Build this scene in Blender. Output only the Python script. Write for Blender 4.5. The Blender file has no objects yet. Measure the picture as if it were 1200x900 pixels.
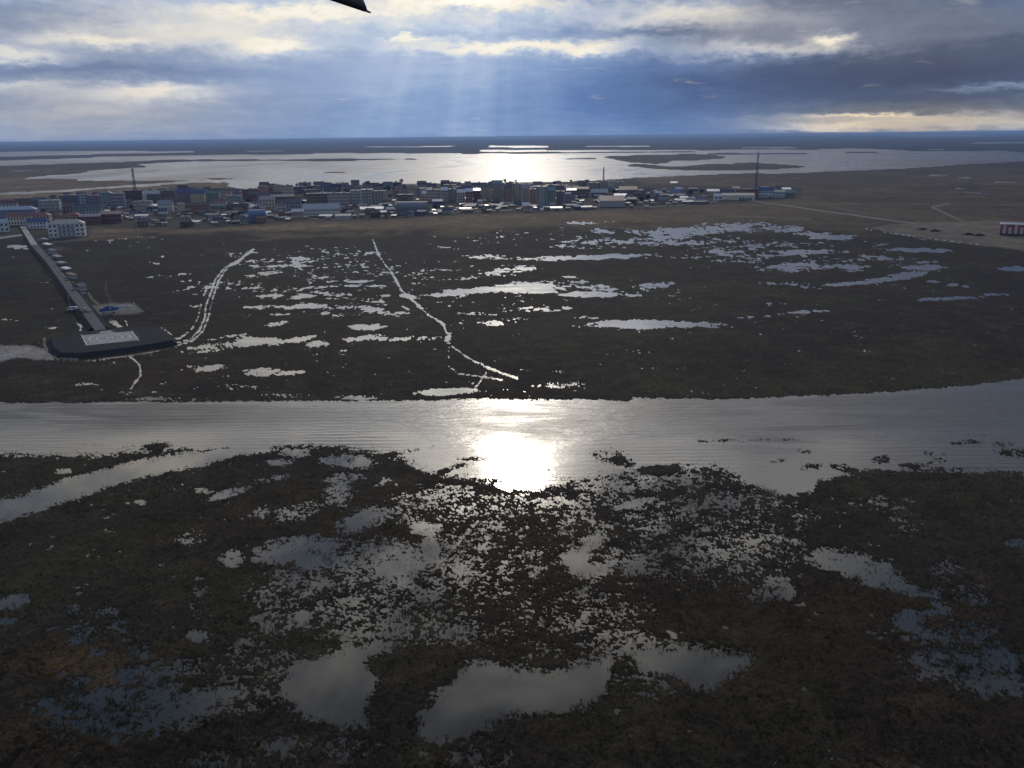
import bpy, math, random, time
import numpy as np
T0 = time.time()
random.seed(7)
rng = np.random.default_rng(11)
sc = bpy.context.scene
C = sc.collection

# ------------------------------------------------------------------ camera
H = 90.0                       # flying height above the water
FPX = 1000.0                   # focal length in photo pixels (1200 wide)
PITCH = math.atan(290.0 / FPX)
ROLL = -0.01125
cF = np.array([0, math.cos(PITCH), -math.sin(PITCH)])
r0 = np.array([1.0, 0, 0]); u0 = np.array([0, math.sin(PITCH), math.cos(PITCH)])
cR = math.cos(ROLL) * r0 + math.sin(ROLL) * u0
cU = -math.sin(ROLL) * r0 + math.cos(ROLL) * u0
from mathutils import Matrix, Vector
cam = bpy.data.cameras.new('camera')
co = bpy.data.objects.new('camera', cam); C.objects.link(co)
cam.sensor_width = 36; cam.lens = 36 * FPX / 1200
cam.clip_start = 0.1; cam.clip_end = 200000
co.matrix_world = Matrix(((cR[0], cU[0], -cF[0], 0), (cR[1], cU[1], -cF[1], 0), (cR[2], cU[2], -cF[2], H), (0, 0, 0, 1)))
sc.camera = co

def ray(px, py):
    d = cF + cR * ((px - 600) / FPX) - cU * ((py - 450) / FPX)
    return d / np.linalg.norm(d)
def at(px, py, z=0.0):
    """point of the level z seen at a photo pixel"""
    d = ray(px, py); t = (z - H) / d[2]
    return np.array([d[0] * t, d[1] * t, z])
def azel(px, py):
    d = ray(px, py)
    return math.degrees(math.atan2(d[0], d[1])), math.degrees(math.asin(d[2]))

# ------------------------------------------------------------------ light
SUN_EL, SUN_AZ = 21.6, 0.2     # degrees, azimuth clockwise from +Y
sd = np.array([math.sin(math.radians(SUN_AZ)) * math.cos(math.radians(SUN_EL)),
               math.cos(math.radians(SUN_AZ)) * math.cos(math.radians(SUN_EL)), math.sin(math.radians(SUN_EL))])
sun = bpy.data.lights.new('sun', 'SUN'); sun.energy = 0.5; sun.angle = math.radians(3.2); sun.color = (1, .9, .76)
so = bpy.data.objects.new('sun', sun); C.objects.link(so)
so.rotation_euler = Vector(sd).to_track_quat('Z', 'Y').to_euler()
sc.view_settings.view_transform = 'Standard'; sc.view_settings.look = 'None'
sc.view_settings.exposure = 0.0; sc.view_settings.gamma = 1

def lin(r, g, b):
    f = lambda c: (c / 255 / 12.92) if c <= 10 else ((c / 255 + .055) / 1.055) ** 2.4
    return (f(r), f(g), f(b), 1)

class NT:
    """small helper to write node trees as expressions"""
    def __init__(s, nt): s.nt = nt
    def n(s, t, **k):
        nd = s.nt.nodes.new(t)
        for a, v in k.items(): setattr(nd, a, v)
        return nd
    def put(s, sock, v):
        if isinstance(v, bpy.types.NodeSocket): s.nt.links.new(v, sock)
        elif v is not None: sock.default_value = v
    def m(s, op, a, b=None, c=None, clamp=False):
        nd = s.n('ShaderNodeMath', operation=op); nd.use_clamp = clamp
        for i, v in enumerate((a, b, c)):
            if v is not None: s.put(nd.inputs[i], v)
        return nd.outputs[0]
    def vm(s, op, a, b=None, scale=None):
        nd = s.n('ShaderNodeVectorMath', operation=op)
        s.put(nd.inputs[0], a)
        if b is not None: s.put(nd.inputs[1], b)
        if scale is not None: s.put(nd.inputs['Scale'], scale)
        return nd.outputs['Value' if op in ('DOT_PRODUCT', 'LENGTH', 'DISTANCE') else 'Vector']
    def noise(s, vec, scale, detail=4, rough=.55, dist=0, col=False):
        nd = s.n('ShaderNodeTexNoise'); s.put(nd.inputs['Vector'], vec)
        s.put(nd.inputs['Scale'], scale); nd.inputs['Detail'].default_value = detail
        nd.inputs['Roughness'].default_value = rough; nd.inputs['Distortion'].default_value = dist
        return nd.outputs['Color' if col else 'Fac']
    def ramp(s, fac, stops, interp='LINEAR'):
        nd = s.n('ShaderNodeValToRGB'); s.put(nd.inputs[0], fac); cr = nd.color_ramp; cr.interpolation = interp
        while len(cr.elements) < len(stops): cr.elements.new(.5)
        for e, (p, c) in zip(cr.elements, stops): e.position = p; e.color = c
        return nd.outputs[0]
    def mix(s, fac, a, b, mode='MIX'):
        nd = s.n('ShaderNodeMix', data_type='RGBA', blend_type=mode)
        s.put(nd.inputs['Factor'], fac); s.put(nd.inputs[6], a); s.put(nd.inputs[7], b)
        return nd.outputs[2]
    def sep(s, v):
        nd = s.n('ShaderNodeSeparateXYZ'); s.put(nd.inputs[0], v); return nd.outputs
    def comb(s, x, y, z=0.0):
        nd = s.n('ShaderNodeCombineXYZ')
        for i, v in enumerate((x, y, z)): s.put(nd.inputs[i], v)
        return nd.outputs[0]
    def sstep(s, v, a, b, lo=0.0, hi=1.0):
        nd = s.n('ShaderNodeMapRange', interpolation_type='SMOOTHSTEP'); s.put(nd.inputs[0], v)
        for i, q in enumerate((a, b, lo, hi)): s.put(nd.inputs[i + 1], q)
        return nd.outputs[0]

# ------------------------------------------------------------------ sky (world)
world = bpy.data.worlds.new('World'); sc.world = world; world.use_nodes = True
world.node_tree.nodes.clear(); W = NT(world.node_tree)
# blob group: soft elliptical bank of cloud in azimuth / elevation
bg = bpy.data.node_groups.new('bank', 'ShaderNodeTree')
for nm, tp in (('P', 'NodeSocketVector'), ('C', 'NodeSocketVector'), ('R', 'NodeSocketVector'), ('A', 'NodeSocketFloat'), ('Sum', 'NodeSocketFloat')):
    bg.interface.new_socket(nm, in_out='INPUT', socket_type=tp)
bg.interface.new_socket('Sum', in_out='OUTPUT', socket_type='NodeSocketFloat')
G = NT(bg); gi = G.n('NodeGroupInput').outputs; go = G.n('NodeGroupOutput')
q = G.vm('MULTIPLY', G.vm('SUBTRACT', gi['P'], gi['C']), gi['R'])
e = G.m('EXPONENT', G.m('MULTIPLY', G.vm('DOT_PRODUCT', q, q), -1.0))
G.put(go.inputs[0], G.m('MULTIPLY_ADD', e, gi['A'], gi['Sum']))

D = W.n('ShaderNodeTexCoord').outputs['Generated']
X, Y, Z = W.sep(D)
az = W.m('MULTIPLY', W.m('ARCTAN2', X, Y), 57.2958)
el = W.m('MULTIPLY', W.m('ARCSINE', Z), 57.2958)
zz = W.m('ADD', W.m('MAXIMUM', Z, 0.0), 0.10)
plane = W.comb(W.m('DIVIDE', X, zz), W.m('DIVIDE', Y, zz))
ae = W.comb(az, el)
warp = W.vm('SUBTRACT', W.noise(plane, 1.1, 5, .6, col=True), (.5, .5, .5))
warp2 = W.vm('SUBTRACT', W.noise(W.vm('MULTIPLY', ae, (.55, 1.2, 1)), 1.0, 7, .68, col=True), (.5, .5, .5))
calm_low = W.sstep(el, 2.0, 9.5, .45, 1.0)
P = W.vm('ADD', ae, W.vm('SCALE', W.vm('ADD', W.vm('MULTIPLY', warp, (7, 2.2, 0)), W.vm('MULTIPLY', warp2, (5, 2.6, 0))), scale=calm_low))
def banks(lst, start):
    acc = start
    for (px, py, rx, ry, amp) in lst:
        a, b = azel(px, py)
        g = W.n('ShaderNodeGroup'); g.node_tree = bg
        W.put(g.inputs['P'], P); g.inputs['C'].default_value = (a, b, 0)
        g.inputs['R'].default_value = (1 / (rx * .056), 1 / (ry * .056), 0)
        g.inputs['A'].default_value = amp; W.put(g.inputs['Sum'], acc); acc = g.outputs[0]
    return acc
fine = W.noise(W.vm('MULTIPLY', ae, (.26, .6, 1)), 1.0, 9, .64, .5)
n2 = W.noise(plane, 2.1, 7, .6, .3)
# V: how light the cloud is
V0 = W.m('ADD', W.m('MULTIPLY', W.m('SUBTRACT', n2, .5), W.sstep(el, 6, 13, .10, 1.15)),
         W.m('MULTIPLY', W.m('SUBTRACT', fine, .5), W.sstep(el, 4, 11, .12, .5)))
V0 = W.m('ADD', V0, .42)
V = banks([
    # upper left grey bank with cream breaks
    (210, 32, 110, 16, .26), (325, 54, 50, 10, .34), (110, 50, 70, 7, .24), (60, 12, 140, 18, -.16), (15, 66, 40, 6, .26), (330, 14, 120, 9, .26),
    (150, 112, 90, 9, .20), (200, 105, 50, 6, .20), (15, 102, 40, 5, .16), (30, 145, 260, 20, .10), (110, 130, 80, 5, .07),
    # blue slate rain curtain
    (420, 115, 190, 30, -.03), (720, 120, 240, 36, -.12), (120, 82, 150, 8, -.10), (450, 100, 230, 36, .09),
    # centre breaks
    (560, 4, 110, 9, .42), (480, 47, 30, 3, .22), (400, 30, 60, 16, .08), (560, 18, 130, 10, .05), (610, 55, 130, 6, .36), (700, 62, 50, 5, .32), (560, 28, 150, 9, .08), (680, 32, 50, 9, -.08), (760, 22, 70, 16, .24),
    (830, 10, 60, 14, .18), (870, 58, 80, 9, .20), (985, 45, 26, 7, .50), (930, 60, 80, 6, .16),
    (780, 42, 60, 10, -.12), (900, 25, 90, 12, .10), (1100, 20, 160, 30, .04), (1000, 85, 240, 18, -.16), (1130, 100, 160, 20, -.16), (1120, 60, 110, 14, -.10),
    # low right band of light
    (1230, -260, 260, 200, -.30), (60, -170, 420, 130, .5),  # banks above the view, added to dim right and brighten left water
    (1060, 139, 150, 6, .24), (1010, 135, 60, 2.2, .30), (1170, 148, 160, 6, .20), (1160, 103, 60, 3.5, .26), (960, 149, 60, 4, .24), (1000, 116, 180, 8, -.04),
], V0)
G0 = banks([   # how grey (not blue) the cloud is
    (80, 30, 240, 40, .75), (90, 130, 220, 40, .85), (900, 20, 200, 40, .9), (1150, 60, 240, 70, .85), (1080, 140, 160, 16, 1.0), (560, 2, 130, 8, .5), (640, 54, 110, 5, .3)], 0.0)
# away from the pictured sector: mixed grey cloud higher up
G0 = W.m('ADD', G0, W.m('MULTIPLY', W.sstep(el, 12, 20), W.sstep(n2, .42, .58, .45, .95)), clamp=True)
# light rays fanning down from the sun through the rain curtain
th = W.m('ARCTAN2', W.m('SUBTRACT', az, SUN_AZ), W.m('SUBTRACT', SUN_EL, el))
rn = W.noise(W.comb(W.m('MULTIPLY', th, 4.5), 3.3), 1.6, 3, .55)
raymask = W.m('MULTIPLY', W.m('EXPONENT', W.m('MULTIPLY', W.m('POWER', W.m('DIVIDE', W.m('ADD', az, 2.2), 8.0), 2.0), -1.0)), W.sstep(el, 13, 5, 0, 1))
V = W.m('ADD', V, W.m('MULTIPLY', raymask, W.m('MULTIPLY_ADD', W.m('SUBTRACT', rn, .5), .24, .11)))
blue = W.ramp(V, [(0.0, lin(52, 66, 100)), (.22, lin(76, 98, 142)), (.36, lin(96, 127, 178)), (.5, lin(136, 162, 204)), (.66, lin(188, 204, 228)), (.84, lin(244, 240, 228)), (1.0, lin(255, 253, 246))])
grey = W.ramp(V, [(0.0, lin(70, 76, 98)), (.22, lin(88, 97, 118)), (.38, lin(120, 128, 146)), (.52, lin(156, 160, 172)), (.68, lin(204, 200, 196)), (.86, lin(246, 234, 212)), (1.0, lin(255, 251, 238))])
cloud = W.mix(G0, blue, grey)
# warmer light low on the right
wa, wb = azel(1060, 140)
warm = W.m('MULTIPLY', W.m('EXPONENT', W.m('MULTIPLY', W.m('ADD', W.m('POWER', W.m('DIVIDE', W.m('SUBTRACT', az, wa), 9.), 2.), W.m('POWER', W.m('DIVIDE', W.m('SUBTRACT', el, wb), 1.4), 2.)), -1.)), .55)
cloud = W.mix(warm, cloud, W.mix(1.0, cloud, (1.25, 1.0, .68, 1), 'MULTIPLY'))
# blue gaps in the cloud above the view, as the marsh pools mirror them
def mirror(px, py):
    a, b = azel(px, py); return a, -b
gap = 0.0
for (px, py, rx, ry) in ((150, 835, 7.5, 6), (370, 650, 4.5, 2.4), (405, 560, 3.5, 2.6), (30, 800, 6, 5), (1110, 720, 8, 5)):
    g = W.n('ShaderNodeGroup'); g.node_tree = bg; W.put(g.inputs['P'], P); g.inputs['C'].default_value = mirror(px, py) + (0,)
    g.inputs['R'].default_value = (1 / rx, 1 / ry, 0); g.inputs['A'].default_value = 1.0; W.put(g.inputs['Sum'], gap); gap = g.outputs[0]
gap = W.m('MINIMUM', gap, 1.0)
# glow of the veiled sun
dot = W.m('MAXIMUM', W.vm('DOT_PRODUCT', D, tuple(sd)), 0.0)
glow = W.m('ADD', W.m('MULTIPLY', W.m('POWER', dot, 260.0), 3.2), W.m('MULTIPLY', W.m('POWER', dot, 40.0), .8))
glow = W.m('ADD', glow, W.m('ADD', W.m('MULTIPLY', W.m('POWER', dot, 14.0), 1.6), W.m('MULTIPLY', W.m('POWER', dot, 4.0), .14)))
glow = W.m('MULTIPLY', glow, W.m('MULTIPLY', W.sstep(n2, .38, .60, .28, 1.5), W.m('MULTIPLY', W.sstep(el, 7, 17), W.m('MULTIPLY_ADD', gap, -.8, 1.0))))
cloud = W.mix(W.m('MULTIPLY', gap, .8), cloud, (.14, .25, .46, 1))
cloud = W.mix(1.0, cloud, W.vm('SCALE', (1.0, .92, .79), scale=glow), 'ADD')
sky = W.n('ShaderNodeTexSky', sky_type='NISHITA'); sky.sun_disc = False
sky.sun_elevation = math.radians(SUN_EL); sky.sun_rotation = math.radians(SUN_AZ); sky.altitude = 90
cover = W.sstep(W.m('ADD', W.m('MULTIPLY', n2, 60), W.m('MULTIPLY', el, -.6)), -6, 22, .45, 1.0)
clear = W.vm('SCALE', sky.outputs[0], scale=.09)
skycol = W.mix(cover, clear, cloud)
skycol = W.mix(W.sstep(el, 0, -1.5, 0, 1), skycol, (.02, .022, .026, 1))
bgn = W.n('ShaderNodeBackground'); W.put(bgn.inputs[0], skycol); bgn.inputs[1].default_value = 1.0
wo = W.n('ShaderNodeOutputWorld'); W.nt.links.new(bgn.outputs[0], wo.inputs[0])
world.cycles.sampling_method = 'MANUAL'; world.cycles.sample_map_resolution = 1024

# ------------------------------------------------------------------ numpy noise
def _hash(ix, iy, seed):
    h = (ix.astype(np.int64) * 374761393 + iy.astype(np.int64) * 668265263 + seed * 974634777) & 0xffffffff
    h = ((h ^ (h >> 13)) * 1274126177) & 0xffffffff
    return ((h ^ (h >> 16)) & 0xffffff) / float(0xffffff)
def vnoise(x, y, seed=0):
    ix = np.floor(x); iy = np.floor(y); fx = x - ix; fy = y - iy
    ux = fx * fx * (3 - 2 * fx); uy = fy * fy * (3 - 2 * fy)
    a = _hash(ix, iy, seed); b = _hash(ix + 1, iy, seed); c = _hash(ix, iy + 1, seed); d = _hash(ix + 1, iy + 1, seed)
    return (a * (1 - ux) + b * ux) * (1 - uy) + (c * (1 - ux) + d * ux) * uy - .5
OCT = [(640, .5), (320, .5), (160, .5), (80, .45), (40, .4), (20, .4), (10, .5), (5, .55), (2.5, .6), (1.25, .75), (.62, 1.05), (.31, 1.2)]
def fbm(x, y, r, seed=0):
    cell = r * r / (H * 1150) * .55 + .02
    s = np.zeros_like(x); w2 = np.zeros_like(x)
    for i, (L, w) in enumerate(OCT):
        wt = w * np.clip((L / cell - .22) / .5, 0, 1) * np.clip((.35 * r - L) / (.2 * r), 0, 1)
        k = i * .7; cx, sx = math.cos(k), math.sin(k)
        s += wt * vnoise((x * cx + y * sx) / L, (y * cx - x * sx) / L, seed * 31 + i); w2 += wt * wt
    g = s / (np.sqrt(w2) * .21 + 1e-9)
    return .5 * (1 + np.tanh(.8 * g))       # about uniform in 0..1

def project(x, y):
    p = x * cF[0] + y * cF[1] - H * cF[2]
    ok = p > 1
    pp = np.where(ok, p, 1)
    u = 600 + FPX * (x * cR[0] + y * cR[1] - H * cR[2]) / pp
    v = 450 - FPX * (x * cU[0] + y * cU[1] - H * cU[2]) / pp
    return np.where(ok, u, 1e6), np.where(ok, v, 1e6)

# ------------------------------------------------------------------ plan of the marsh, traced from the photo onto the ground plane
# ellipses: centre x,y, radii, tilt (deg), wetness
PUD = [
 (224,330,14,2.2,0,.6),(251,336,9,2,0,.55),(311,321,21,3,-8,.75),(327,312,13,1.6,0,.6),(297,312,7,1.4,0,.6),(353,303,9,1.5,0,.6),(353,312,11,1.8,5,.65),
 (351,348,13,3.4,-12,.95),(378,336,17,1.8,-3,.85),(387,344,22,2.8,3,.8),(324,346,12,2.2,0,.6),(302,360,18,2.8,0,.7),(327,360,12,2.2,4,.8),(360,359,20,3.2,0,1),
 (325,368,11,1.6,0,.8),(322,380,11,3,-8,.7),(418,329.5,14,1.5,0,.9),(415,334.5,10,2,0,.9),(440,335,14,1.9,0,.9),(431,362,13,4,4,.85),(435,353,15,1.8,0,.7),
 (431,383,21,4,0,.95),(427,395.5,20,3,-8,.95),(470,397,38,2.8,0,.85),(505,395,28,2.4,0,.8),(353,397,18,4.2,-10,1.1),(373,403,12,4.4,0,1),(307,400,30,5.5,3,.95),(275,404,22,4.5,-8,.75),
 (244,408,26,6,-5,.7),(240,431,23,5,-3,.9),(307,436,24,5.2,0,.85),(338,437,16,3.4,-6,.95),(258,442,13,1.6,-10,.6),(285,454,34,3.5,0,.3),(338,463,28,2.6,0,.55),
 (222,468,28,2.2,0,.65),(418,466,20,2.2,0,.8),(400,370,13,3,-5,.55),(382,367,5,2,0,.8),(393,330,8,2,0,.8),(405,361,8,2,0,.6),
 (476,340,4,3,0,.9),(479,348,9,3.2,12,.95),(525,396,4.5,8,0,1.1),(525,459,31,4.2,-2,1.3),(572,457,22,1.6,0,.6),
 (557,340.6,46,5.2,-5,1.05),(620,337,38,8,0,1.0),(640,331,22,3,0,.8),(591,318,34,4,-8,.9),(557,326,17,3.4,-10,.75),(576,301,33,3.4,0,.9),(647,302,34,3.6,0,.95),
 (523,291,11,1.4,0,.7),(501,278,8,1.2,0,.6),(518,316,13,1.5,-3,.65),(510,325,11,1.4,0,.65),(491,332,9,1.3,0,.7),(469,310,7,2,-10,.7),(461,367.6,20,3.6,0,.9),
 (447,345.6,12,2,0,.8),(559,367.6,20,2.4,0,.7),(576,378,15,3,0,.5),(618,363,24,2.6,-4,.75),(647,364,15,1.7,0,.7),(662,361,6,2.4,0,.95),(664,345.6,11,2.4,0,.95),
 (455,312,8,1.2,0,.6),(540,283,60,14,0,.16),(620,280,80,18,0,.17),(660,451,30,4,0,.5),(650,436,12,2,0,.3),(605,375,30,5,0,.25),
 (682,261,22,2.8,0,.5),(712,260,16,1.4,0,.6),(745,257,11,1.7,0,.6),(720,270,32,4,0,.65),(762,272,24,2.4,0,.7),(797,273,42,7,0,.58),(855,265,34,6,0,.75),
 (724,283,72,3.4,0,.55),(689,289,42,3.4,0,.45),(778,286,34,3.6,0,.6),(712,301,58,4.4,-2,1.05),(645,302,30,3,0,.9),(799,300,36,3.4,3,.65),(853,298,48,7,0,.62),(857,306,34,2.4,0,.75),
 (811,282,62,8,0,.5),(668,325,7,1.4,0,.9),(697,336,28,5.5,8,.75),(695,345,32,4.2,0,.98),(740,346,12,1.4,0,.7),(766,334,22,4,-4,.65),(757,380,72,5.4,0,.98),(690,372,14,2,0,.6),
 (866,372,16,3,0,.4),(867,265,38,7.5,0,.65),(915,268,28,5,0,.85),(953,273,22,2.8,0,.7),(978,278.6,23,3.4,0,.8),(943,296,35,4.4,-3,.9),(883,297,54,8,0,.55),(883,287,54,7,0,.5),
 (931,313,38,5,0,.85),(1000,313,17,2.8,0,.7),(912,332,34,2.8,0,.65),(956,336,13,2.4,0,.7),(991,333,34,2.4,-3,.95),(1048,325,44,4.4,-9,.98),(1067,293,22,2.4,0,1),(1100,294,14,2.4,0,1),
 (1019,300,14,1.8,0,.6),(1086,313.5,27,3,0,1),(1092,307,14,1.4,0,.8),(1149,308,16,2.2,0,.55),(1187,314.5,19,3.4,0,1),(1114,350,34,2.3,-3,.95),(1167,345.5,12,1.8,0,.9),
 (1095,330,7,1.3,0,.8),(1116,334,5,1.4,0,.9),(1132,336,5,1.3,0,.7),(1038,353,14,1.8,0,.65),(940,366,13,1.6,-3,.9),(964,364.5,12,1.7,-3,.8),(917,368,7,1.4,0,.9),(880,371.5,19,2.8,-4,.75),
 (825,378,7,1.6,0,.8),(840,300,90,34,0,.10),(980,300,90,24,0,.12),(480,330,180,50,0,.12),(350,340,110,30,0,.13),
 (22,289.5,10,2.1,0,1.5),(10,375,11,1.4,0,.9),(189,325,15,3,0,.55),(184,308,9,1.4,0,.7),(213,322,10,1.6,0,.6),(229,358,6,1.8,0,.8),(189,300,4,1.1,0,.7),
 (105,451,13,2,0,.75),(135,452,7,2.2,0,.7),(148,460,10,4.4,-20,.8),(190,450,9,2.2,0,.6),(178,459,6,2,0,.6),(200,467,48,1.7,0,.65),(62,384,9,1.4,0,.6),(5,408,9,3,0,.8),
 (1100,205,13,.8,0,1),(1129,208,12,.8,0,1),(1175,213.5,14,.9,0,.9),(985,199,30,.6,0,.9),
 # foreground
 (70,552,11,3,0,.5),(165,589,8,2.4,0,.6),(345,530,16,5,0,.9),(330,541,16,5,0,.7),(320,560,20,4,-10,.5),(270,578,22,4,-15,.45),(240,575,10,3,0,.5),
 (410,541,30,9,0,.95),(405,561,20,7,0,.75),(398,580,17,12,0,.65),(426,609,28,11,-20,.95),(305,602,9,7,0,.6),(345,600,30,9,-15,.4),(128,619,9,4,0,.6),(225,631,18,10,-20,.3),
 (272,655,13,8,0,.85),(350,645,46,15,-8,.95),(372,656,36,11,0,1),(430,660,54,26,0,.64),(465,668,40,30,0,.55),(350,690,55,24,0,.46),(395,700,70,30,0,.42),(505,645,9,16,-15,.85),(500,617,18,8,0,.85),
 (190,658,20,8,0,.35),(180,680,30,12,0,.25),(430,720,66,32,0,.52),(355,722,12,8,0,1),(330,730,30,14,0,.5),(535,745,18,12,0,.85),(520,715,60,40,0,.42),(560,680,60,50,0,.36),
 (510,590,55,20,0,.55),(470,598,30,12,0,.45),(620,592,70,14,0,.52),(700,600,70,24,0,.36),(720,575,60,12,0,.45),(745,590,27,5,-14,.9),(640,640,110,40,0,.30),(800,630,120,50,0,.24),(830,600,60,22,0,.36),(805,640,40,14,0,.38),
 (760,560,60,14,0,.35),(735,650,40,22,0,.40),(640,730,110,40,0,.33),(720,745,60,40,0,.30),(690,640,34,18,0,.45),
 (150,832,84,30,-5,.78),(160,792,30,11,0,.8),(60,820,40,10,-10,.6),(95,798,30,7,0,.6),(235,822,44,16,-12,.72),(250,785,50,12,0,.5),(15,705,18,7,-15,.95),(5,728,14,4,-10,.7),
 (110,715,28,8,0,.6),(95,733,17,7,0,.6),(85,752,12,6,0,.55),(115,765,11,9,0,.6),(233,747,13,8,0,.95),(163,763,14,9,0,.6),(130,742,50,16,0,.25),(215,783,40,10,0,.55),(230,700,14,24,0,.35),(300,775,50,30,0,.42),(290,820,50,16,0,.4),
 (975,655,26,12,0,.72),(1018,668,38,16,12,1.0),(1065,689,36,7,14,.98),(1045,653,10,5,0,.6),(1110,665,17,16,40,.68),(1130,695,30,14,0,.42),(1070,727,22,11,0,.82),(1100,714,16,9,0,.7),(1040,745,30,8,0,.42),
 (915,697,14,7,0,.68),(895,690,30,14,0,.3),(1098,778,44,18,0,.70),(1165,790,54,26,0,.84),(1120,735,50,30,0,.34),(1190,636,16,5,0,.85),(890,631,34,6,0,.45),(930,634,12,4,0,.45),(1060,622,18,6,0,.5),(1065,610,30,10,0,.3),(1040,590,40,10,0,.35),
 (370,878,70,15,0,.42),(560,884,34,16,0,.46),(260,890,44,10,0,.42),(760,800,60,22,0,.42),(850,600,60,40,0,.2),(920,600,50,20,0,.2),
]
# ponds with a traced outline
PONDS = [
 [(332,795),(345,775),(380,765),(410,757),(450,750),(472,754),(445,766),(430,776),(448,795),(440,810),(430,830),(436,850),(400,858),(370,848),(345,835),(330,815)],
 [(495,840),(510,815),(535,795),(545,780),(570,775),(600,783),(650,785),(700,772),(718,765),(722,790),(715,810),(690,830),(650,838),(600,840),(560,862),(520,868),(495,862)],
 [(740,775),(760,762),(800,758),(840,758),(880,765),(885,780),(860,790),(835,808),(810,805),(790,795),(745,785)],
 [(658,652),(665,643),(680,640),(690,628),(705,623),(715,632),(700,643),(692,655),(700,662),(712,668),(700,676),(670,676),(660,665)],
]
# wet tracks and channels: (half width px, wetness, points)
LINES = [
 (.9,.95,[(200,404),(222,398),(234,387),(240,372),(241,359),(248,341),(252,328),(263,314),(283,303),(297,292)]),
 (.9,.85,[(204,406),(225,400),(238,388),(244,372),(247,360),(251,344),(256,329),(266,314),(285,303)]),
 (1.0,.6,[(196,398),(212,396),(226,384),(233,370),(236,352),(243,336)]),
 (1.0,1.1,[(58,421),(84,423),(110,422),(145,417.5),(180,411.5),(202,405.5)]),(.9,.9,[(186,383),(197,389),(203,396),(208,403)]),
 (.7,.6,[(342,310),(362,320),(384,330)]),(.9,.8,[(244,399),(268,394),(290,391)]),
 (.9,1.0,[(437,281),(444,299),(452,311),(459,319)]),(1.6,.9,[(459,319),(471,341),(484,352)]),(1.5,.75,[(484,352),(503,370),(520,380),(527,404)]),
 (1.0,.6,[(466,356),(485,366),(500,376)]),
 (1.1,.85,[(527,404),(545,417),(557,424),(589,438),(606,443)]),(.8,.8,[(526,407),(525.6,429),(537,438),(567,442),(589,445)]),(.8,.55,[(570,436),(562,448),(553,458)]),
 (1.0,1.0,[(146,413),(156,421),(164,428),(165,440),(157,450),(148,463)]),(1.2,.9,[(89,378),(95,382),(94,388)]),(2.2,1.1,[(129,374),(135,379),(142,385)]),(1.0,.9,[(147,376),(150,383)]),
 (1.3,1.1,[(-60,228.5),(0,227),(30,226),(60,224.5)]),
 (2.0,.55,[(585,618),(545,665),(505,705),(455,752)]),(2.0,.5,[(560,610),(525,650),(500,680)]),(2.0,.5,[(575,655),(540,690),(510,712)]),
]
SLOUGH = [(-200,640,13),(-40,612,12),(0,600,12),(50,584,11),(100,568,10),(150,553,9),(200,542,8.5),(240,536,7.5),(275,529,5),(310,525,4)]
RTOP = [(-500,470),(-60,472),(0,472),(100,471.5),(300,470),(430,470),(560,468),(620,469),(700,468),(735,471),(745,466),(770,468),(850,468),(900,466),(1000,462),(1080,457),(1130,452),(1200,444),(1400,426),(1800,392)]
RBOT = [(-500,548),(-60,537),(0,534),(60,535),(120,532),(150,528),(190,525),(250,528),(290,528),(330,523),(380,523),(420,528),(470,537),(500,551),(560,562),(600,575),(650,570),(700,556),(740,546),(800,545),(850,548),(880,566),(930,580),(960,576),(1000,556),(1080,549),(1200,555),(1400,560),(1800,575)]
# islets and clumps standing in the river edge / lake (ellipses)
CLUMP = [(530,548,16,4,-20,.8),(552,537,26,3,0,.8),(548,545,10,3,0,.6),(470,530,30,3,-12,.5),(500,525,20,2,-10,.45),(712,533,22,10,5,.85),(730,540,18,6,0,.6),(770,550,22,6,0,.5),(640,552,10,2.5,0,.6),(655,560,22,4,0,.5),
 (1033,538,13,6,0,1.1),(1090,532,24,4,5,.75),(1098,540,22,3,-3,.7),(1070,545,16,3,0,.6),(985,566,16,7,0,.95),(963,570,8,8,0,.9),(1175,520,14,3,0,.8),(1190,531,26,6,5,.9),(1120,516,28,4,3,.55),(1150,508,22,2.5,0,.5),(1140,522,30,6,0,.35),
 (942,529,12,3,8,.75),(912,540,18,3,-4,.7),(945,548,14,5,0,.65),(985,547,16,5,10,.7),(960,547,20,4,0,.4),(860,516,60,2,-1,.55),(930,515,18,1.6,0,.5),(1010,552,30,4,0,.5),(1035,522,16,2,0,.4),(830,517,30,1.6,-6,.5),
 (140,522,60,2,0,.5),(185,522,12,5,0,.7),(20,524,30,1.4,0,.35),(880,524,10,2,0,.35),(600,563,30,3,0,.45)]
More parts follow.
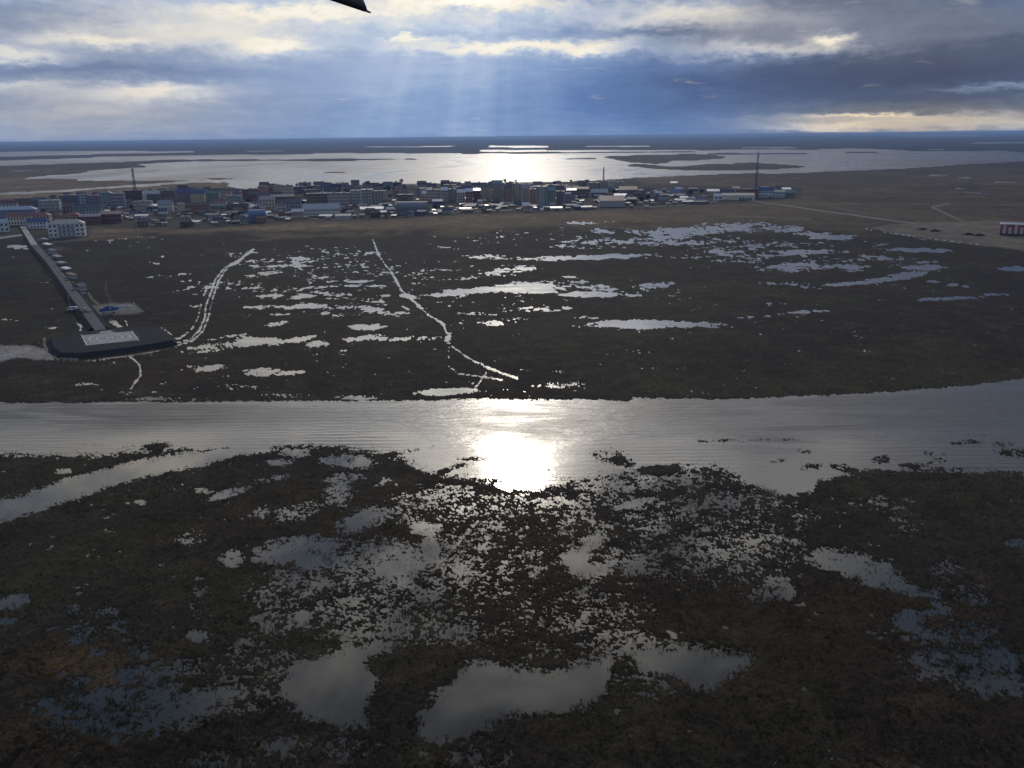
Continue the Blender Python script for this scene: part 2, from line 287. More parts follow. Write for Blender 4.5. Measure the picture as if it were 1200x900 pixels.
LAKE = [  # polygons of open water beyond the marsh
 [(-300,178.5),(0,178.5),(70,177.5),(150,176.5),(230,177),(230,179),(150,180),(70,182),(0,183),(-300,184)],
 [(-300,190),(0,188),(60,187),(130,184),(200,182),(270,181),(400,179.5),(560,180),(680,179.5),(800,178),(850,175.5),(1000,174.5),(1100,175),(1200,178),(1350,178),(1350,184),(1200,188),(1180,190),(1130,193),(1060,198),(1000,200),(930,203),(860,204),(800,206),(740,208),(700,212),(660,213.5),(560,214.5),(480,216),(400,217),(345,219),(300,221),(280,221),(262,214),(250,211.5),(227,210.5),(150,211.5),(100,212),(83,214),(95,209),(27,210),(60,205),(95,203),(105,200),(140,198),(175,196),(160,193),(190,191.5),(200,187.5),(130,190.5),(60,193),(0,194),(-300,197)],
 [(575,171),(638,170.8),(640,172.6),(575,173)],[(562,175.6),(644,175),(644,178.4),(562,178.6)],[(640,175.6),(800,175),(830,177),(760,178.3),(640,178)],
 [(60,224),(113,219.6),(167,215.4),(233,211.6),(262,211.5),(262,215),(233,213.8),(167,218.6),(113,221.6),(60,225.6)],
 [(868,172.6),(935,172.3),(935,174),(868,174)],[(1050,158.8),(1150,158.2),(1150,160),(1050,160)],[(1140,166.3),(1300,165),(1300,168),(1140,168.2)],
 [(690,171.5),(760,171),(760,172),(690,172.3)],[(430,172),(530,171.4),(530,172.2),(430,172.8)],[(290,177),(330,176.8),(330,177.8),(290,178)],
]
FLATS = [  # dark bars inside the lake
 [(707,184),(760,182),(810,180.5),(850,183.5),(845,186),(790,189),(770,192),(735,190)],
 [(745,192),(790,195),(830,192.3),(880,190.5),(915,192),(950,195),(920,198),(870,199.6),(800,199.8),(760,197.5),(735,194)],
 [(830,179.8),(945,179.6),(945,180.8),(830,181.2)],[(990,178.6),(1032,178.2),(1032,179.4),(990,179.6)],[(1042,175.6),(1200,175),(1200,177),(1070,177)],
 [(233,209.8),(245,207.8),(262,208.6),(275,210),(258,210.9)],[(379,202),(394,201.3),(408,202),(394,202.6)],
 [(150,190.2),(200,187.2),(290,186.6),(400,186.4),(490,186.2),(490,187.2),(400,188.2),(300,188.6),(230,189.4),(190,191.2)],
 [(400,177.9),(560,178),(660,179.2),(560,180.2),(400,179.4)],[(640,186.2),(700,185),(700,186),(640,187)],
 [(-300,198),(0,196),(60,194.5),(130,193),(160,194),(120,197),(95,200),(60,203),(0,205),(-300,206)],
]
SAND = [ # pale bare ground: polygon, strength, tint
 ([(-60,404),(0,405),(28,405),(50,409),(58,414),(68,419),(60,422),(20,420),(0,424),(-60,425)],1.0,(.34,.31,.27)),
 ([(100,358),(112,359),(122,357),(140,355.5),(158,357),(165,365),(160,367),(140,368),(120,369.5),(113,368),(108,364)],.95,(.26,.24,.20)),
 ([(1014,267),(1075,260.5),(1170,258),(1320,268),(1320,300),(1200,294),(1150,288),(1110,283),(1060,276)],.85,(.20,.165,.12)),
 ([(27,290.3),(60,288),(85,292),(62,296)],.4,(.16,.13,.10)),
]
TRACKS = [ # pale dry tracks: half width px, strength, points, tint
 (1.0,.9,[(104,344),(108,351),(116,357)],(.26,.24,.2)),(.8,.4,[(124,331),(124,343),(132,356)],(.2,.17,.13)),
 (.9,.8,[(1112,238.5),(1092,243),(1110,251),(1129,260)],(.3,.27,.22)),(.8,.4,[(1108,251),(1094,262)],(.25,.22,.18)),
 (.8,.35,[(740,243),(950,239),(1200,240)],(.2,.17,.13)),(.8,.35,[(975,243),(1040,254)],(.25,.22,.18)),(1.2,.35,[(850,253),(950,257)],(.22,.2,.16)),
 (1.4,.8,[(52,397),(52,405),(57,412),(68,419.5),(90,421)],(.34,.31,.27)),
 (.8,.7,[(35,278),(45,296),(60,325),(80,352)],(.15,.13,.1)),
 (1.0,.8,[(0,279),(14,277),(25,276)],(.3,.28,.25)),(1.0,.7,[(44,282),(60,280),(97,277)],(.26,.25,.24)),
 (1.5,.35,[(60,284),(100,281)],(.2,.2,.17)),
]
def seg_dist(u, v, a, b, ky=1.0):
    ax, ay = a; bx, by = b
    dx, dy = bx - ax, (by - ay) * ky
    t = np.clip(((u - ax) * dx + (v - ay) * ky * dy) / (dx * dx + dy * dy + 1e-9), 0, 1)
    return np.hypot(u - ax - t * dx, (v - ay) * ky - t * dy)
def poly_sd(u, v, pts, kx=1.0):
    """signed distance in px (negative inside), horizontally weighted by kx"""
    n = len(pts); ins = np.zeros(u.shape, bool); d = np.full(u.shape, 1e9)
    for i in range(n):
        a, b = pts[i], pts[(i + 1) % n]
        c = ((a[1] > v) != (b[1] > v))
        with np.errstate(divide='ignore', invalid='ignore'):
            xi = (b[0] - a[0]) * (v - a[1]) / ((b[1] - a[1]) if b[1] != a[1] else 1e-9) + a[0]
        ins ^= c & (u < xi)
        d = np.minimum(d, seg_dist(u * kx, v, (a[0] * kx, a[1]), (b[0] * kx, b[1])))
    return np.where(ins, -d, d)
def box_sel(u, v, pts, pad, pady=None):
    xs = [p[0] for p in pts]; ys = [p[1] for p in pts]; py = pad if pady is None else pady
    return np.where((u > min(xs) - pad) & (u < max(xs) + pad) & (v > min(ys) - py) & (v < max(ys) + py))[0]
def ellipse_add(F, u, v, lst, sub=False):
    for (cx, cy, rx, ry, rot, s) in lst:
        R = max(rx, ry) * 1.5
        k = np.where((np.abs(u - cx) < R) & (np.abs(v - cy) < R))[0]
        if not len(k): continue
        a = math.radians(rot); du, dv = u[k] - cx, v[k] - cy
        q = ((du * math.cos(a) + dv * math.sin(a)) / rx) ** 2 + ((-du * math.sin(a) + dv * math.cos(a)) / ry) ** 2
        val = s * np.clip((1.9 - q) / 1.5, 0, 1)
        if sub: F[k] -= val
        else: F[k] = np.maximum(F[k], val)
def interp_line(pts, u): 
    return np.interp(u, [p[0] for p in pts], [p[1] for p in pts])

TOWN = [(-200,290),(-200,238),(0,234),(80,230),(150,226),(230,219),(280,223),(340,220),(400,217.5),(500,216.5),(600,215),(690,213),(745,210),(760,216),(850,218),(938,219),(940,233),(900,236),(850,240),(760,246),(700,247),(650,249),(560,252),(480,257),(420,260),(345,261),(300,265),(230,270),(110,268),(100,280),(50,283)]
PADPTS = [(54,397),(57,409),(66,419),(90,419),(160,412),(207,402.5),(203,395),(186,382.5),(165,382),(124,385),(85,391)]

def plan(x, y):
    """height of the land (water level is 0) and how wet / sandy it is, at world points"""
    r = np.hypot(x, y) + 1.0
    u, v = project(x, y)
    n = fbm(x, y, r, 3)
    Wt = np.full(x.shape, .02)
    off = (u < -300) | (u > 1500) | (v > 1100) | (v < 100)
    Wt[off] = .12
    for (cx, cy, rx, ry, rot, s) in ():
        pass
    # low frequency wander of the outlines
    wx = vnoise(x / 9, y / 9, 5) * np.clip(r / 60, 1, 8) * .9; wy = vnoise(x / 9, y / 9, 6) * 1.6
    uu, vv = u + wx * 1.2, v + wy
    ellipse_add(Wt, uu, vv, [(a, b, c, d, e, f + (.03 if (b > 510 and .28 < f < .8) else 0)) for a, b, c, d, e, f in PUD if b > 465])
    ellipse_add(Wt, uu, vv, [(a, b, c, d * (.78 if 255 < b < 465 else 1), e, f * (.78 if 255 < b < 465 and f < .93 else 1) * (.75 if 255 < b < 465 and f < .2 else 1)) for a, b, c, d, e, f in PUD])
    for pts in PONDS:
        k = box_sel(u, v, pts, 20)
        d = poly_sd(uu[k], vv[k], pts)
        Wt[k] = np.maximum(Wt[k], np.clip(.60 - d / 15.0, 0, 1.5))
    for hw, s, pts in LINES:
        k = box_sel(u, v, pts, 8, 8)
        d = np.full(len(k), 1e9)
        for a, b in zip(pts[:-1], pts[1:]): d = np.minimum(d, seg_dist(u[k], v[k], a, b))
        d = d * 1.25 + (vnoise(x[k] / 9, y[k] / 9, 9) + .5) * .9 + (n[k] - .5) * .35
        Wt[k] = np.maximum(Wt[k], 1.15 * s * np.clip((hw * 1.9 - d) / (hw * 1.2), 0, 1))
    k = np.where((u < 330) & (u > -250) & (v > 505) & (v < 670))[0]
    c = interp_line([(a, b) for a, b, w in SLOUGH], u[k]); w = interp_line([(a, w) for a, b, w in SLOUGH], u[k])
    Wt[k] = np.maximum(Wt[k], np.clip((w * 1.5 - np.abs(vv[k] - c)) / (w * .7), 0, 1.3) * np.clip((322 - u[k]) / 15, 0, 1))
    # river
    k = np.where((v > 380) & (v < 620) & (u > -600) & (u < 1900))[0]
    t = interp_line(RTOP, u[k]); b = interp_line(RBOT, u[k])
    rv = np.clip(.5 + (v[k] + wy[k] * .3 - t) / 2.5, 0, 1.6); rb = np.clip(.6 + (b - vv[k]) / 10.0, 0, 1.6)
    Wt[k] = np.maximum(Wt[k], np.minimum(rv, rb))
    ellipse_add(Wt, uu, vv, [(a, b, c * .95, d, e, f * 1.25) for a, b, c, d, e, f in CLUMP], sub=True)
    # lake
    k = np.where((v < 235))[0]
    ul, vl = u[k], v[k]
    L = np.zeros(len(k))
    wl = vnoise(x[k] / 260, y[k] / 260, 21) + .5 * vnoise(x[k] / 90, y[k] / 90, 22)
    for pts in LAKE:
        d = poly_sd(ul, vl, pts, .12)
        L = np.maximum(L, np.clip(.5 - d / 1.0 + wl * .5, 0, 1.5))
    for pts in FLATS:
        d = poly_sd(ul, vl, pts, .12)
        L = np.minimum(L, np.clip(.5 + d / .8 + wl * .6, 0, 1.5))
    Wt[k] = np.maximum(Wt[k], L)
    # dry places
    k = box_sel(u, v, TOWN, 10)
    d = poly_sd(u[k], v[k], TOWN, .3)
    lk = np.zeros(x.shape, bool)
    Wt[k] = np.where((d < 1.5) & (Wt[k] < .95), 0, Wt[k])
    flat = np.zeros(x.shape); flat[k] = np.clip(.5 - d / 3, 0, 1)
    sand = np.zeros(x.shape); st = np.zeros(x.shape + (3,))
    nn = fbm(x, y, r, 8)
    for pts, s, tint in SAND:
        k = box_sel(u, v, pts, 8); d = poly_sd(uu[k] * .5 + u[k] * .5, v[k], pts, .6) + (nn[k] - .5) * 3.0
        m = np.clip(.5 - d / 1.6, 0, 1) * s
        hit = m > sand[k]; kk = k[hit]; sand[kk] = m[hit]; st[kk] = tint
        Wt[kk] *= (1 - m[hit] * .9)
    for hw, s, pts, tint in TRACKS:
        k = box_sel(u, v, pts, 6, 6); d = np.full(len(k), 1e9)
        for a, b in zip(pts[:-1], pts[1:]): d = np.minimum(d, seg_dist(u[k], v[k], a, b))
        d = d + (nn[k] - .5) * .9
        m = np.clip((hw * 1.4 - d) / (hw * .9), 0, 1) * s
        hit = m > sand[k]; kk = k[hit]; sand[kk] = m[hit]; st[kk] = tint
        Wt[kk] *= (1 - m[hit] * .9)
    k = box_sel(u, v, PADPTS, 4); d = poly_sd(u[k], v[k], PADPTS); Wt[k] = np.where(d < .6, 0, Wt[k])
    mid = np.clip((r - 300) / 120, 0, 1) * np.clip((1500 - r) / 300, 0, 1) * np.clip((1.1 - Wt) * 4, 0, 1)
    s = n - Wt + mid * .62 * (vnoise(x / 2.6, y / 5.5, 61) + .8 * vnoise(x / 1.1, y / 3.0, 62)) * np.clip(Wt * 6, 0, 1)
    far = np.clip((r - 1200) / 2500, 0, 1)
    kz = .42 + far * 3
    z = np.clip(s * kz, -.5, .14 + far * .9)
    # tussocks
    tus = (vnoise(x / .9, y / .9, 41) * .5 + vnoise(x / 2.1, y / 2.1, 42) * .7 + vnoise(x / 5.0, y / 5.0, 43) * .5)
    amp = np.clip((s - .12) / .3, 0, 1) * .30
    z = z + tus * amp * (1 - flat) * (1 - sand * .8) * np.clip(1.3 - r / 900, 0, 1)
    z = z * (1 - flat) + .5 * flat
    z = np.where((sand > .3) & (z < .12), .12 + sand * .1, z)
    return z, s, sand, st, u, v, r, n, nn, flat

def ground_z(x, y):
    a = np.array([float(x)]); b = np.array([float(y)])
    return float(plan(a, b)[0][0])

# ------------------------------------------------------------------ mesh helpers
def mesh_np(name, verts, faces, mat=None, smooth=True):
    me = bpy.data.meshes.new(name)
    nv, nf, k = len(verts), len(faces), faces.shape[1]
    me.vertices.add(nv); me.vertices.foreach_set('co', np.asarray(verts, np.float32).ravel())
    me.loops.add(nf * k); me.loops.foreach_set('vertex_index', np.asarray(faces, np.int32).ravel())
    me.polygons.add(nf); me.polygons.foreach_set('loop_start', np.arange(0, nf * k, k, dtype=np.int32))
    me.polygons.foreach_set('loop_total', np.full(nf, k, np.int32))
    if smooth: me.polygons.foreach_set('use_smooth', np.ones(nf, bool))
    me.update(calc_edges=True)
    if mat: me.materials.append(mat)
    return me
def link(name, me, parent=None, **props):
    o = bpy.data.objects.new(name, me); C.objects.link(o)
    if parent: o.parent = parent
    for k, v in props.items(): o[k] = v
    return o
def thing(name, label, cat, loc=(0, 0, 0), rz=0, group=None, me=None):
    o = bpy.data.objects.new(name, me); C.objects.link(o)
    o.location = loc; o.rotation_euler = (0, 0, rz); o['label'] = label; o['category'] = cat
    if group: o['group'] = group
    return o

# ------------------------------------------------------------------ materials
def newmat(name):
    m = bpy.data.materials.new(name); m.use_nodes = True; m.node_tree.nodes.clear()
    N = NT(m.node_tree); p = N.n('ShaderNodeBsdfPrincipled'); o = N.n('ShaderNodeOutputMaterial')
    N.nt.links.new(p.outputs[0], o.inputs[0]); return m, N, p
_pm = {}
def paint(name, col, rough=.7, var=.25, scale=.6, metal=0.0, spec=.3):
    if name in _pm: return _pm[name]
    m, N, p = newmat(name)
    tc = N.n('ShaderNodeTexCoord').outputs['Object']
    n1 = N.noise(tc, scale, 5, .6); n2 = N.noise(N.vm('MULTIPLY', tc, (6, 6, .8)), scale, 3, .6)
    f = N.m('MULTIPLY_ADD', N.m('ADD', n1, n2), var * 1.6, 1 - var * 1.6)
    c = N.vm('SCALE', col[:3], scale=f)
    N.put(p.inputs['Base Color'], c); p.inputs['Roughness'].default_value = rough
    p.inputs['Metallic'].default_value = metal; p.inputs['Specular IOR Level'].default_value = spec
    _pm[name] = m; return m

# marsh ground
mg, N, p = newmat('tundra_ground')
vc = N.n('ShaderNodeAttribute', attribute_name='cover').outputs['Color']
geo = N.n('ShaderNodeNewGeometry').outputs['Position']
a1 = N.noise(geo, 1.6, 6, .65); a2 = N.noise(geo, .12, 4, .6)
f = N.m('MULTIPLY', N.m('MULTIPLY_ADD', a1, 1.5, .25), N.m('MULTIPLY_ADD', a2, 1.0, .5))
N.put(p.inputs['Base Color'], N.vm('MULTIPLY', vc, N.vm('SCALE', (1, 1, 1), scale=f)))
p.inputs['Roughness'].default_value = .95; p.inputs['Specular IOR Level'].default_value = .12
bmp = N.n('ShaderNodeBump'); bmp.inputs['Strength'].default_value = .8; bmp.inputs['Distance'].default_value = .35
N.put(bmp.inputs['Height'], a1); N.nt.links.new(bmp.outputs[0], p.inputs['Normal'])

def water_mat(name, base, rough_calm, rough_chop, bump=.22):
    m, N, p = newmat(name)
    chop = N.n('ShaderNodeAttribute', attribute_name='chop').outputs['Fac']
    pos = N.n('ShaderNodeNewGeometry').outputs['Position']
    big = N.noise(N.vm('MULTIPLY', pos, (.0022, .0009, 0)), 1.0, 6, .6, .8)
    mid = N.noise(N.vm('MULTIPLY', pos, (.012, .03, 0)), 1.0, 4, .6)
    p.inputs['Base Color'].default_value = base + (1,); p.inputs['IOR'].default_value = 1.333
    p.inputs['Specular IOR Level'].default_value = .5
    slick = N.noise(N.vm('MULTIPLY', pos, (.012, .05, 0)), 1.0, 5, .6, 1.2)
    chop = N.m('MULTIPLY', chop, N.sstep(slick, .38, .56, .72, 1.12))
    rough = N.m('MULTIPLY_ADD', chop, N.m('MULTIPLY', N.sstep(big, .36, .56, .45, 1.1), rough_chop - rough_calm), rough_calm)
    N.put(p.inputs['Roughness'], rough)
    rip = N.noise(N.vm('MULTIPLY', pos, (.11, .42, 0)), 1.0, 4, .6, .3)
    rip2 = N.noise(N.vm('MULTIPLY', pos, (.8, 2.2, 0)), 1.0, 2, .5)
    wv = N.n('ShaderNodeTexWave', wave_type='BANDS', bands_direction='Y'); N.put(wv.inputs['Vector'], N.vm('MULTIPLY', pos, (.006, .1, 0)))
    wv.inputs['Scale'].default_value = 1.1; wv.inputs['Distortion'].default_value = 6.0; wv.inputs['Detail'].default_value = 2
    h = N.m('ADD', N.m('ADD', N.m('MULTIPLY', rip, .6), N.m('MULTIPLY', rip2, .12)), N.m('MULTIPLY', wv.outputs['Fac'], .12))
    b = N.n('ShaderNodeBump'); b.inputs['Distance'].default_value = 1.0
    N.put(b.inputs['Strength'], N.m('MULTIPLY', chop, bump)); N.put(b.inputs['Height'], h); N.nt.links.new(b.outputs[0], p.inputs['Normal'])
    return m
mw_marsh = water_mat('marsh_water', (.026, .028, .024), .035, .2, .1)
mw_river = water_mat('river_water', (.085, .078, .066), .05, .42, .42)
mw_lake = water_mat('lake_water', (.02, .024, .028), .12, .38, .05)

# ------------------------------------------------------------------ the land: one polar sheet out to the horizon
azd = np.radians(np.concatenate([np.linspace(-180, -42, 40)[:-1], np.linspace(-42, -34, 60)[:-1], np.linspace(-34, 34, 1180), np.linspace(34, 42, 60)[1:], np.linspace(42, 180, 40)[1:-1]]))
dep = np.radians(np.concatenate([np.linspace(88, 44, 26)[:-1], np.linspace(44, 12, 430)[:-1], np.linspace(12, 1.0, 215)[:-1], np.geomspace(1.0, .12, 44)]))
rad = H / np.tan(dep)
A, R = np.meshgrid(azd, rad, indexing='xy')
gx = (R * np.sin(A)).ravel(); gy = (R * np.cos(A)).ravel()
gz, gs, gsand, gst, gu, gv, gr, gn, gnn, gflat = plan(gx, gy)
nr, nc = len(rad), len(azd)
i = np.arange(nr - 1)[:, None] * nc; j = np.arange(nc)[None, :]; j2 = (j + 1) % nc
faces = np.stack([(i + j), (i + j2), (i + nc + j2), (i + nc + j)], -1).reshape(-1, 4)
me = mesh_np('ground', np.stack([gx, gy, gz], -1), faces[:, ::-1], mg)
# ground cover colours (species, bare soil, and haze blue on the far land)
def C3(*c): return np.array(c)
dark = C3(.017, .0125, .0085); moss = C3(.025, .0215, .010); ochre = C3(.060, .036, .015); straw = C3(.043, .031, .018); plain = C3(.21, .145, .080); mud = C3(.026, .022, .017)
def mixc(a, b, t): return a * (1 - t[:, None]) + b * t[:, None]
n40 = vnoise(gx / 46, gy / 46, 51) * 1.2 + .6 * vnoise(gx / 15, gy / 15, 52) + .5
n15 = vnoise(gx / 7, gy / 7, 53) + .6 * vnoise(gx / 2.2, gy / 2.2, 54) + .5
col = np.repeat(dark[None], len(gx), 0)
col = mixc(col, moss, np.clip((n40 - .42) * 2.0, 0, .85))
col = mixc(col, straw, np.clip((n15 - .55) * 1.3, 0, .6))
col = mixc(col, ochre * .42, np.clip((vnoise(gx / 70, gy / 30, 57) - .1) * 3, 0, .8))
e1 = lambda cx, cy, rx, ry: np.exp(-(((gu - cx) / rx) ** 2 + ((gv - cy) / ry) ** 2))
col = mixc(col, ochre, np.clip((e1(80, 772, 60, 20) + .5 * e1(130, 795, 30, 12) + .5 * e1(60, 860, 90, 30)) * (n15 + .2), 0, .8))
col = mixc(col, moss * 1.2, np.clip(e1(930, 455, 230, 12) * .8 + e1(700, 380, 160, 30) * .3 + e1(140, 560, 90, 30) * .5, 0, .9))
bandt = np.clip((292 - gv + (n40 - .5) * 16) / 14, 0, 1) * np.clip((gu + 200) / 300, 0, 1)
bandt *= np.where(gu > 640, np.clip(1 - (gu - 640) / 300, .45, 1), 1)
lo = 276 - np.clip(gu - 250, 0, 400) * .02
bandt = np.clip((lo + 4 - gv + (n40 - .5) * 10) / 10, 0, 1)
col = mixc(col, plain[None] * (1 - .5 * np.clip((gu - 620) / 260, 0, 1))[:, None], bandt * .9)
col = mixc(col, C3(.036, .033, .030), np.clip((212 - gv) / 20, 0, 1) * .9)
col = mixc(col, C3(.018, .027, .040), np.clip((184 - gv) / 9, 0, 1))  # dark far forest, with the blue of distance haze painted in
col = mixc(col, mud, np.clip((.06 - gs) / .1, 0, 1) * .7)
tf = np.clip(gflat, 0, 1)
col = mixc(col, C3(.034, .030, .026) , tf * .85)
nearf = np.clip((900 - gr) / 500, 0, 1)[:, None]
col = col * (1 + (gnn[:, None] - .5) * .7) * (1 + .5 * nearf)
col = col * (1 - gsand[:, None]) + gst * gsand[:, None] * (.75 + .5 * gnn[:, None])
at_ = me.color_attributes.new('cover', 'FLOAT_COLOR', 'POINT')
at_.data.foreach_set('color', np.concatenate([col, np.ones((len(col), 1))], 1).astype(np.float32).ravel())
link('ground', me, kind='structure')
print('ground', len(gx), time.time() - T0)

# ------------------------------------------------------------------ water sheets at level 0
def edge_world(pts):
    w = np.array([at(a, b)[:2] for a, b in pts]); return w[np.argsort(w[:, 0])]
rt, rb_ = edge_world(RTOP), edge_world(RBOT)
xs = np.unique(np.concatenate([[-60000, -8000], np.linspace(-700, 700, 141), [8000, 60000]]))
top = np.interp(xs, rt[:, 0], rt[:, 1]) + 6; bot = np.interp(xs, rb_[:, 0], rb_[:, 1]) - 2
# even out the lower limit of the choppy water
bot = np.minimum(bot, top - 30)
Y1 = at(600, 236)[1]
def strip(name, rows, chops, mat):
    nx = len(xs); v = []; ch = []
    for row, c in zip(rows, chops):
        v.append(np.stack([xs, row, np.zeros(nx)], -1)); ch.append(np.full(nx, c))
    i = np.arange(len(rows) - 1)[:, None] * nx; j = np.arange(nx - 1)[None, :]
    f = np.stack([i + j, i + j + 1, i + nx + j + 1, i + nx + j], -1).reshape(-1, 4)
    me = mesh_np(name, np.concatenate(v), f, mat)
    a = me.attributes.new('chop', 'FLOAT', 'POINT'); a.data.foreach_set('value', np.concatenate(ch).astype(np.float32))
    return link(name, me, kind='structure')
one = np.ones(len(xs))
strip('marsh_water', [one * -60000, one * -400, bot], [0, 0, .0], mw_marsh)
strip('river', [bot, bot + (top - bot) * .27, bot + (top - bot) * .55, top], [.22, .34, 1, 1], mw_river)
strip('flooded_meadow_water', [top, top + 12, one * Y1], [1, .8, .9], mw_marsh)
strip('lake', [one * Y1, one * (Y1 + 200), one * 60000], [.9, 1, 1], mw_lake)

# ------------------------------------------------------------------ building helpers
class MB:
    """collects simple shapes for one mesh"""
    def __init__(s): s.v = []; s.f = []
    def box(s, x0, x1, y0, y1, z0, z1):
        b = len(s.v); s.v += [(x, y, z) for z in (z0, z1) for y in (y0, y1) for x in (x0, x1)]
        s.f += [tuple(b + k for k in q) for q in ((0, 2, 3, 1), (4, 5, 7, 6), (0, 1, 5, 4), (2, 6, 7, 3), (0, 4, 6, 2), (1, 3, 7, 5))]; return s
    def poly(s, pts, z0, z1, inset=0.0):
        """prism over an outline (counter-clockwise), optionally with a narrower top"""
        b = len(s.v); n = len(pts); c = np.mean(np.array(pts), 0)
        s.v += [(p[0], p[1], z0) for p in pts]
        for p in pts:
            d = np.array(p) - c; L = np.linalg.norm(d); q = c + d * max(0, (L - inset) / L); s.v.append((q[0], q[1], z1))
        s.f.append(tuple(b + n + k for k in range(n))); s.f.append(tuple(b + n - 1 - k for k in range(n)))
        for k in range(n): s.f.append((b + k, b + (k + 1) % n, b + n + (k + 1) % n, b + n + k))
        return s
    def bar(s, p, q, r, r2=None, n=4):
        p = Vector(p); q = Vector(q); d = (q - p).normalized(); r2 = r if r2 is None else r2
        a = d.orthogonal().normalized(); c = d.cross(a); b = len(s.v)
        for P, R_ in ((p, r), (q, r2)):
            for k in range(n):
                t = 2 * math.pi * k / n + .785; s.v.append(tuple(P + a * math.cos(t) * R_ + c * math.sin(t) * R_))
        for k in range(n): s.f.append((b + k, b + (k + 1) % n, b + n + (k + 1) % n, b + n + k))
        s.f.append(tuple(b + n - 1 - k for k in range(n))); s.f.append(tuple(b + n + k for k in range(n))); return s
    def gable(s, x0, x1, y0, y1, z, h, o=.4, t=.25, hip=0.0):
        """pitched roof, ridge along x; hip = how far the ridge ends step in"""
        b = len(s.v); x0 -= o; x1 += o; y0 -= o; y1 += o; ym = (y0 + y1) / 2
        s.v += [(x0, y0, z), (x1, y0, z), (x1, y1, z), (x0, y1, z), (x0, y0, z + t), (x1, y0, z + t), (x1, y1, z + t), (x0, y1, z + t), (x0 + hip, ym, z + h), (x1 - hip, ym, z + h)]
        s.f += [tuple(b + k for k in q) for q in ((3, 2, 1, 0), (0, 1, 5, 4), (1, 2, 6, 5), (2, 3, 7, 6), (3, 0, 4, 7), (4, 5, 9, 8), (6, 7, 8, 9), (5, 6, 9), (7, 4, 8))]; return s
    def mesh(s, name, mat, smooth=False):
        me = bpy.data.meshes.new(name); me.from_pydata(s.v, [], s.f); me.update()
        if mat: me.materials.append(mat)
        if smooth: me.polygons.foreach_set('use_smooth', [True] * len(me.polygons))
        return me
    def build(s, name, mat, parent=None, **k): return link(name, s.mesh(name, mat), parent, **k)

COL = {'pale blue': (.38, .46, .54), 'blue': (.12, .20, .36), 'deep blue': (.045, .08, .22), 'teal': (.19, .26, .27), 'pale teal': (.36, .42, .41), 'cream': (.50, .44, .34), 'beige': (.40, .34, .28),
       'grey': (.28, .28, .28), 'pale grey': (.48, .48, .47), 'dark grey': (.11, .11, .12), 'brown': (.16, .10, .075), 'dark brown': (.07, .05, .045), 'red': (.36, .07, .05), 'brick red': (.26, .10, .08),
       'maroon': (.15, .05, .06), 'purple': (.20, .13, .22), 'white': (.72, .72, .70), 'green': (.12, .22, .17), 'orange brown': (.34, .19, .10), 'navy': (.045, .06, .12), 'yellow': (.55, .45, .20), 'grey blue': (.19, .215, .25), 'black': (.03, .03, .035)}
def wallm(c): return paint('wall_' + c.replace(' ', '_'), tuple(min(.75, ((v * .68 + .32 * sum(COL[c]) / 3) * 1.4 + .03) * k) for v, k in zip(COL[c], (1.12, 1.0, .86))), .85, .22, .35)  # walls greyed and lifted: town haze put into the paint colour
def roofm(c):
    shiny = c in ('white', 'pale grey')
    return paint('roof_' + c.replace(' ', '_'), tuple(v * .75 + .25 * sum(COL[c]) / 3 for v in COL[c]), .34 if shiny else .6, .2, .4, metal=.25 if shiny else 0.0, spec=.5)
glass = paint('window_glass', (.03, .035, .045), .2, .1, 1, spec=.5)

def roof_on(t, w, d, h, rk, roof):
    if rk == 'flat':
        m = MB().box(-w / 2 - .2, w / 2 + .2, -.2, d + .2, h, h + .5)
        r = m.build('roof', roofm(roof), t)
        for i in range(max(1, int(w // 14))):
            x = -w / 2 + (i + .5) * w / max(1, int(w // 14)); MB().box(x - 1.3, x + 1.3, d * .4, d * .4 + 2.4, h + .5, h + 2.2).build('stair_head', wallm('grey'), r)
    elif rk == 'hip': MB().gable(-w / 2, w / 2, 0, d, h, d * .30, hip=min(d / 2, w * .4)).build('roof', roofm(roof), t)
    elif rk == 'barrel':
        m = MB(); n = 8; b = 0
        for i in range(n + 1):
            a = math.pi * i / n; y = d / 2 - math.cos(a) * d / 2; z = h + math.sin(a) * d * .28
            m.v += [(-w / 2 - .2, y, z), (w / 2 + .2, y, z)]
        m.f = [(2 * i, 2 * i + 1, 2 * i + 3, 2 * i + 2) for i in range(n)] + [tuple(range(2 * n, -1, -2)), tuple(range(1, 2 * n + 2, 2)), (0, 2 * n, 2 * n + 1, 1)]
        m.build('roof', roofm(roof), t)
    elif rk == 'mono':
        m = MB(); m.v = [(-w / 2 - .3, -.4, h), (w / 2 + .3, -.4, h), (w / 2 + .3, d + .4, h), (-w / 2 - .3, d + .4, h), (-w / 2 - .3, -.4, h + .3), (w / 2 + .3, -.4, h + .3), (w / 2 + .3, d + .4, h + .3 + d * .22), (-w / 2 - .3, d + .4, h + .3 + d * .22)]
        m.f = [(3, 2, 1, 0), (4, 5, 6, 7), (0, 1, 5, 4), (1, 2, 6, 5), (2, 3, 7, 6), (3, 0, 4, 7)]; m.build('roof', roofm(roof), t)
    else:
        MB().gable(-w / 2, w / 2, 0, d, h, d * .38).build('roof', roofm(roof), t)

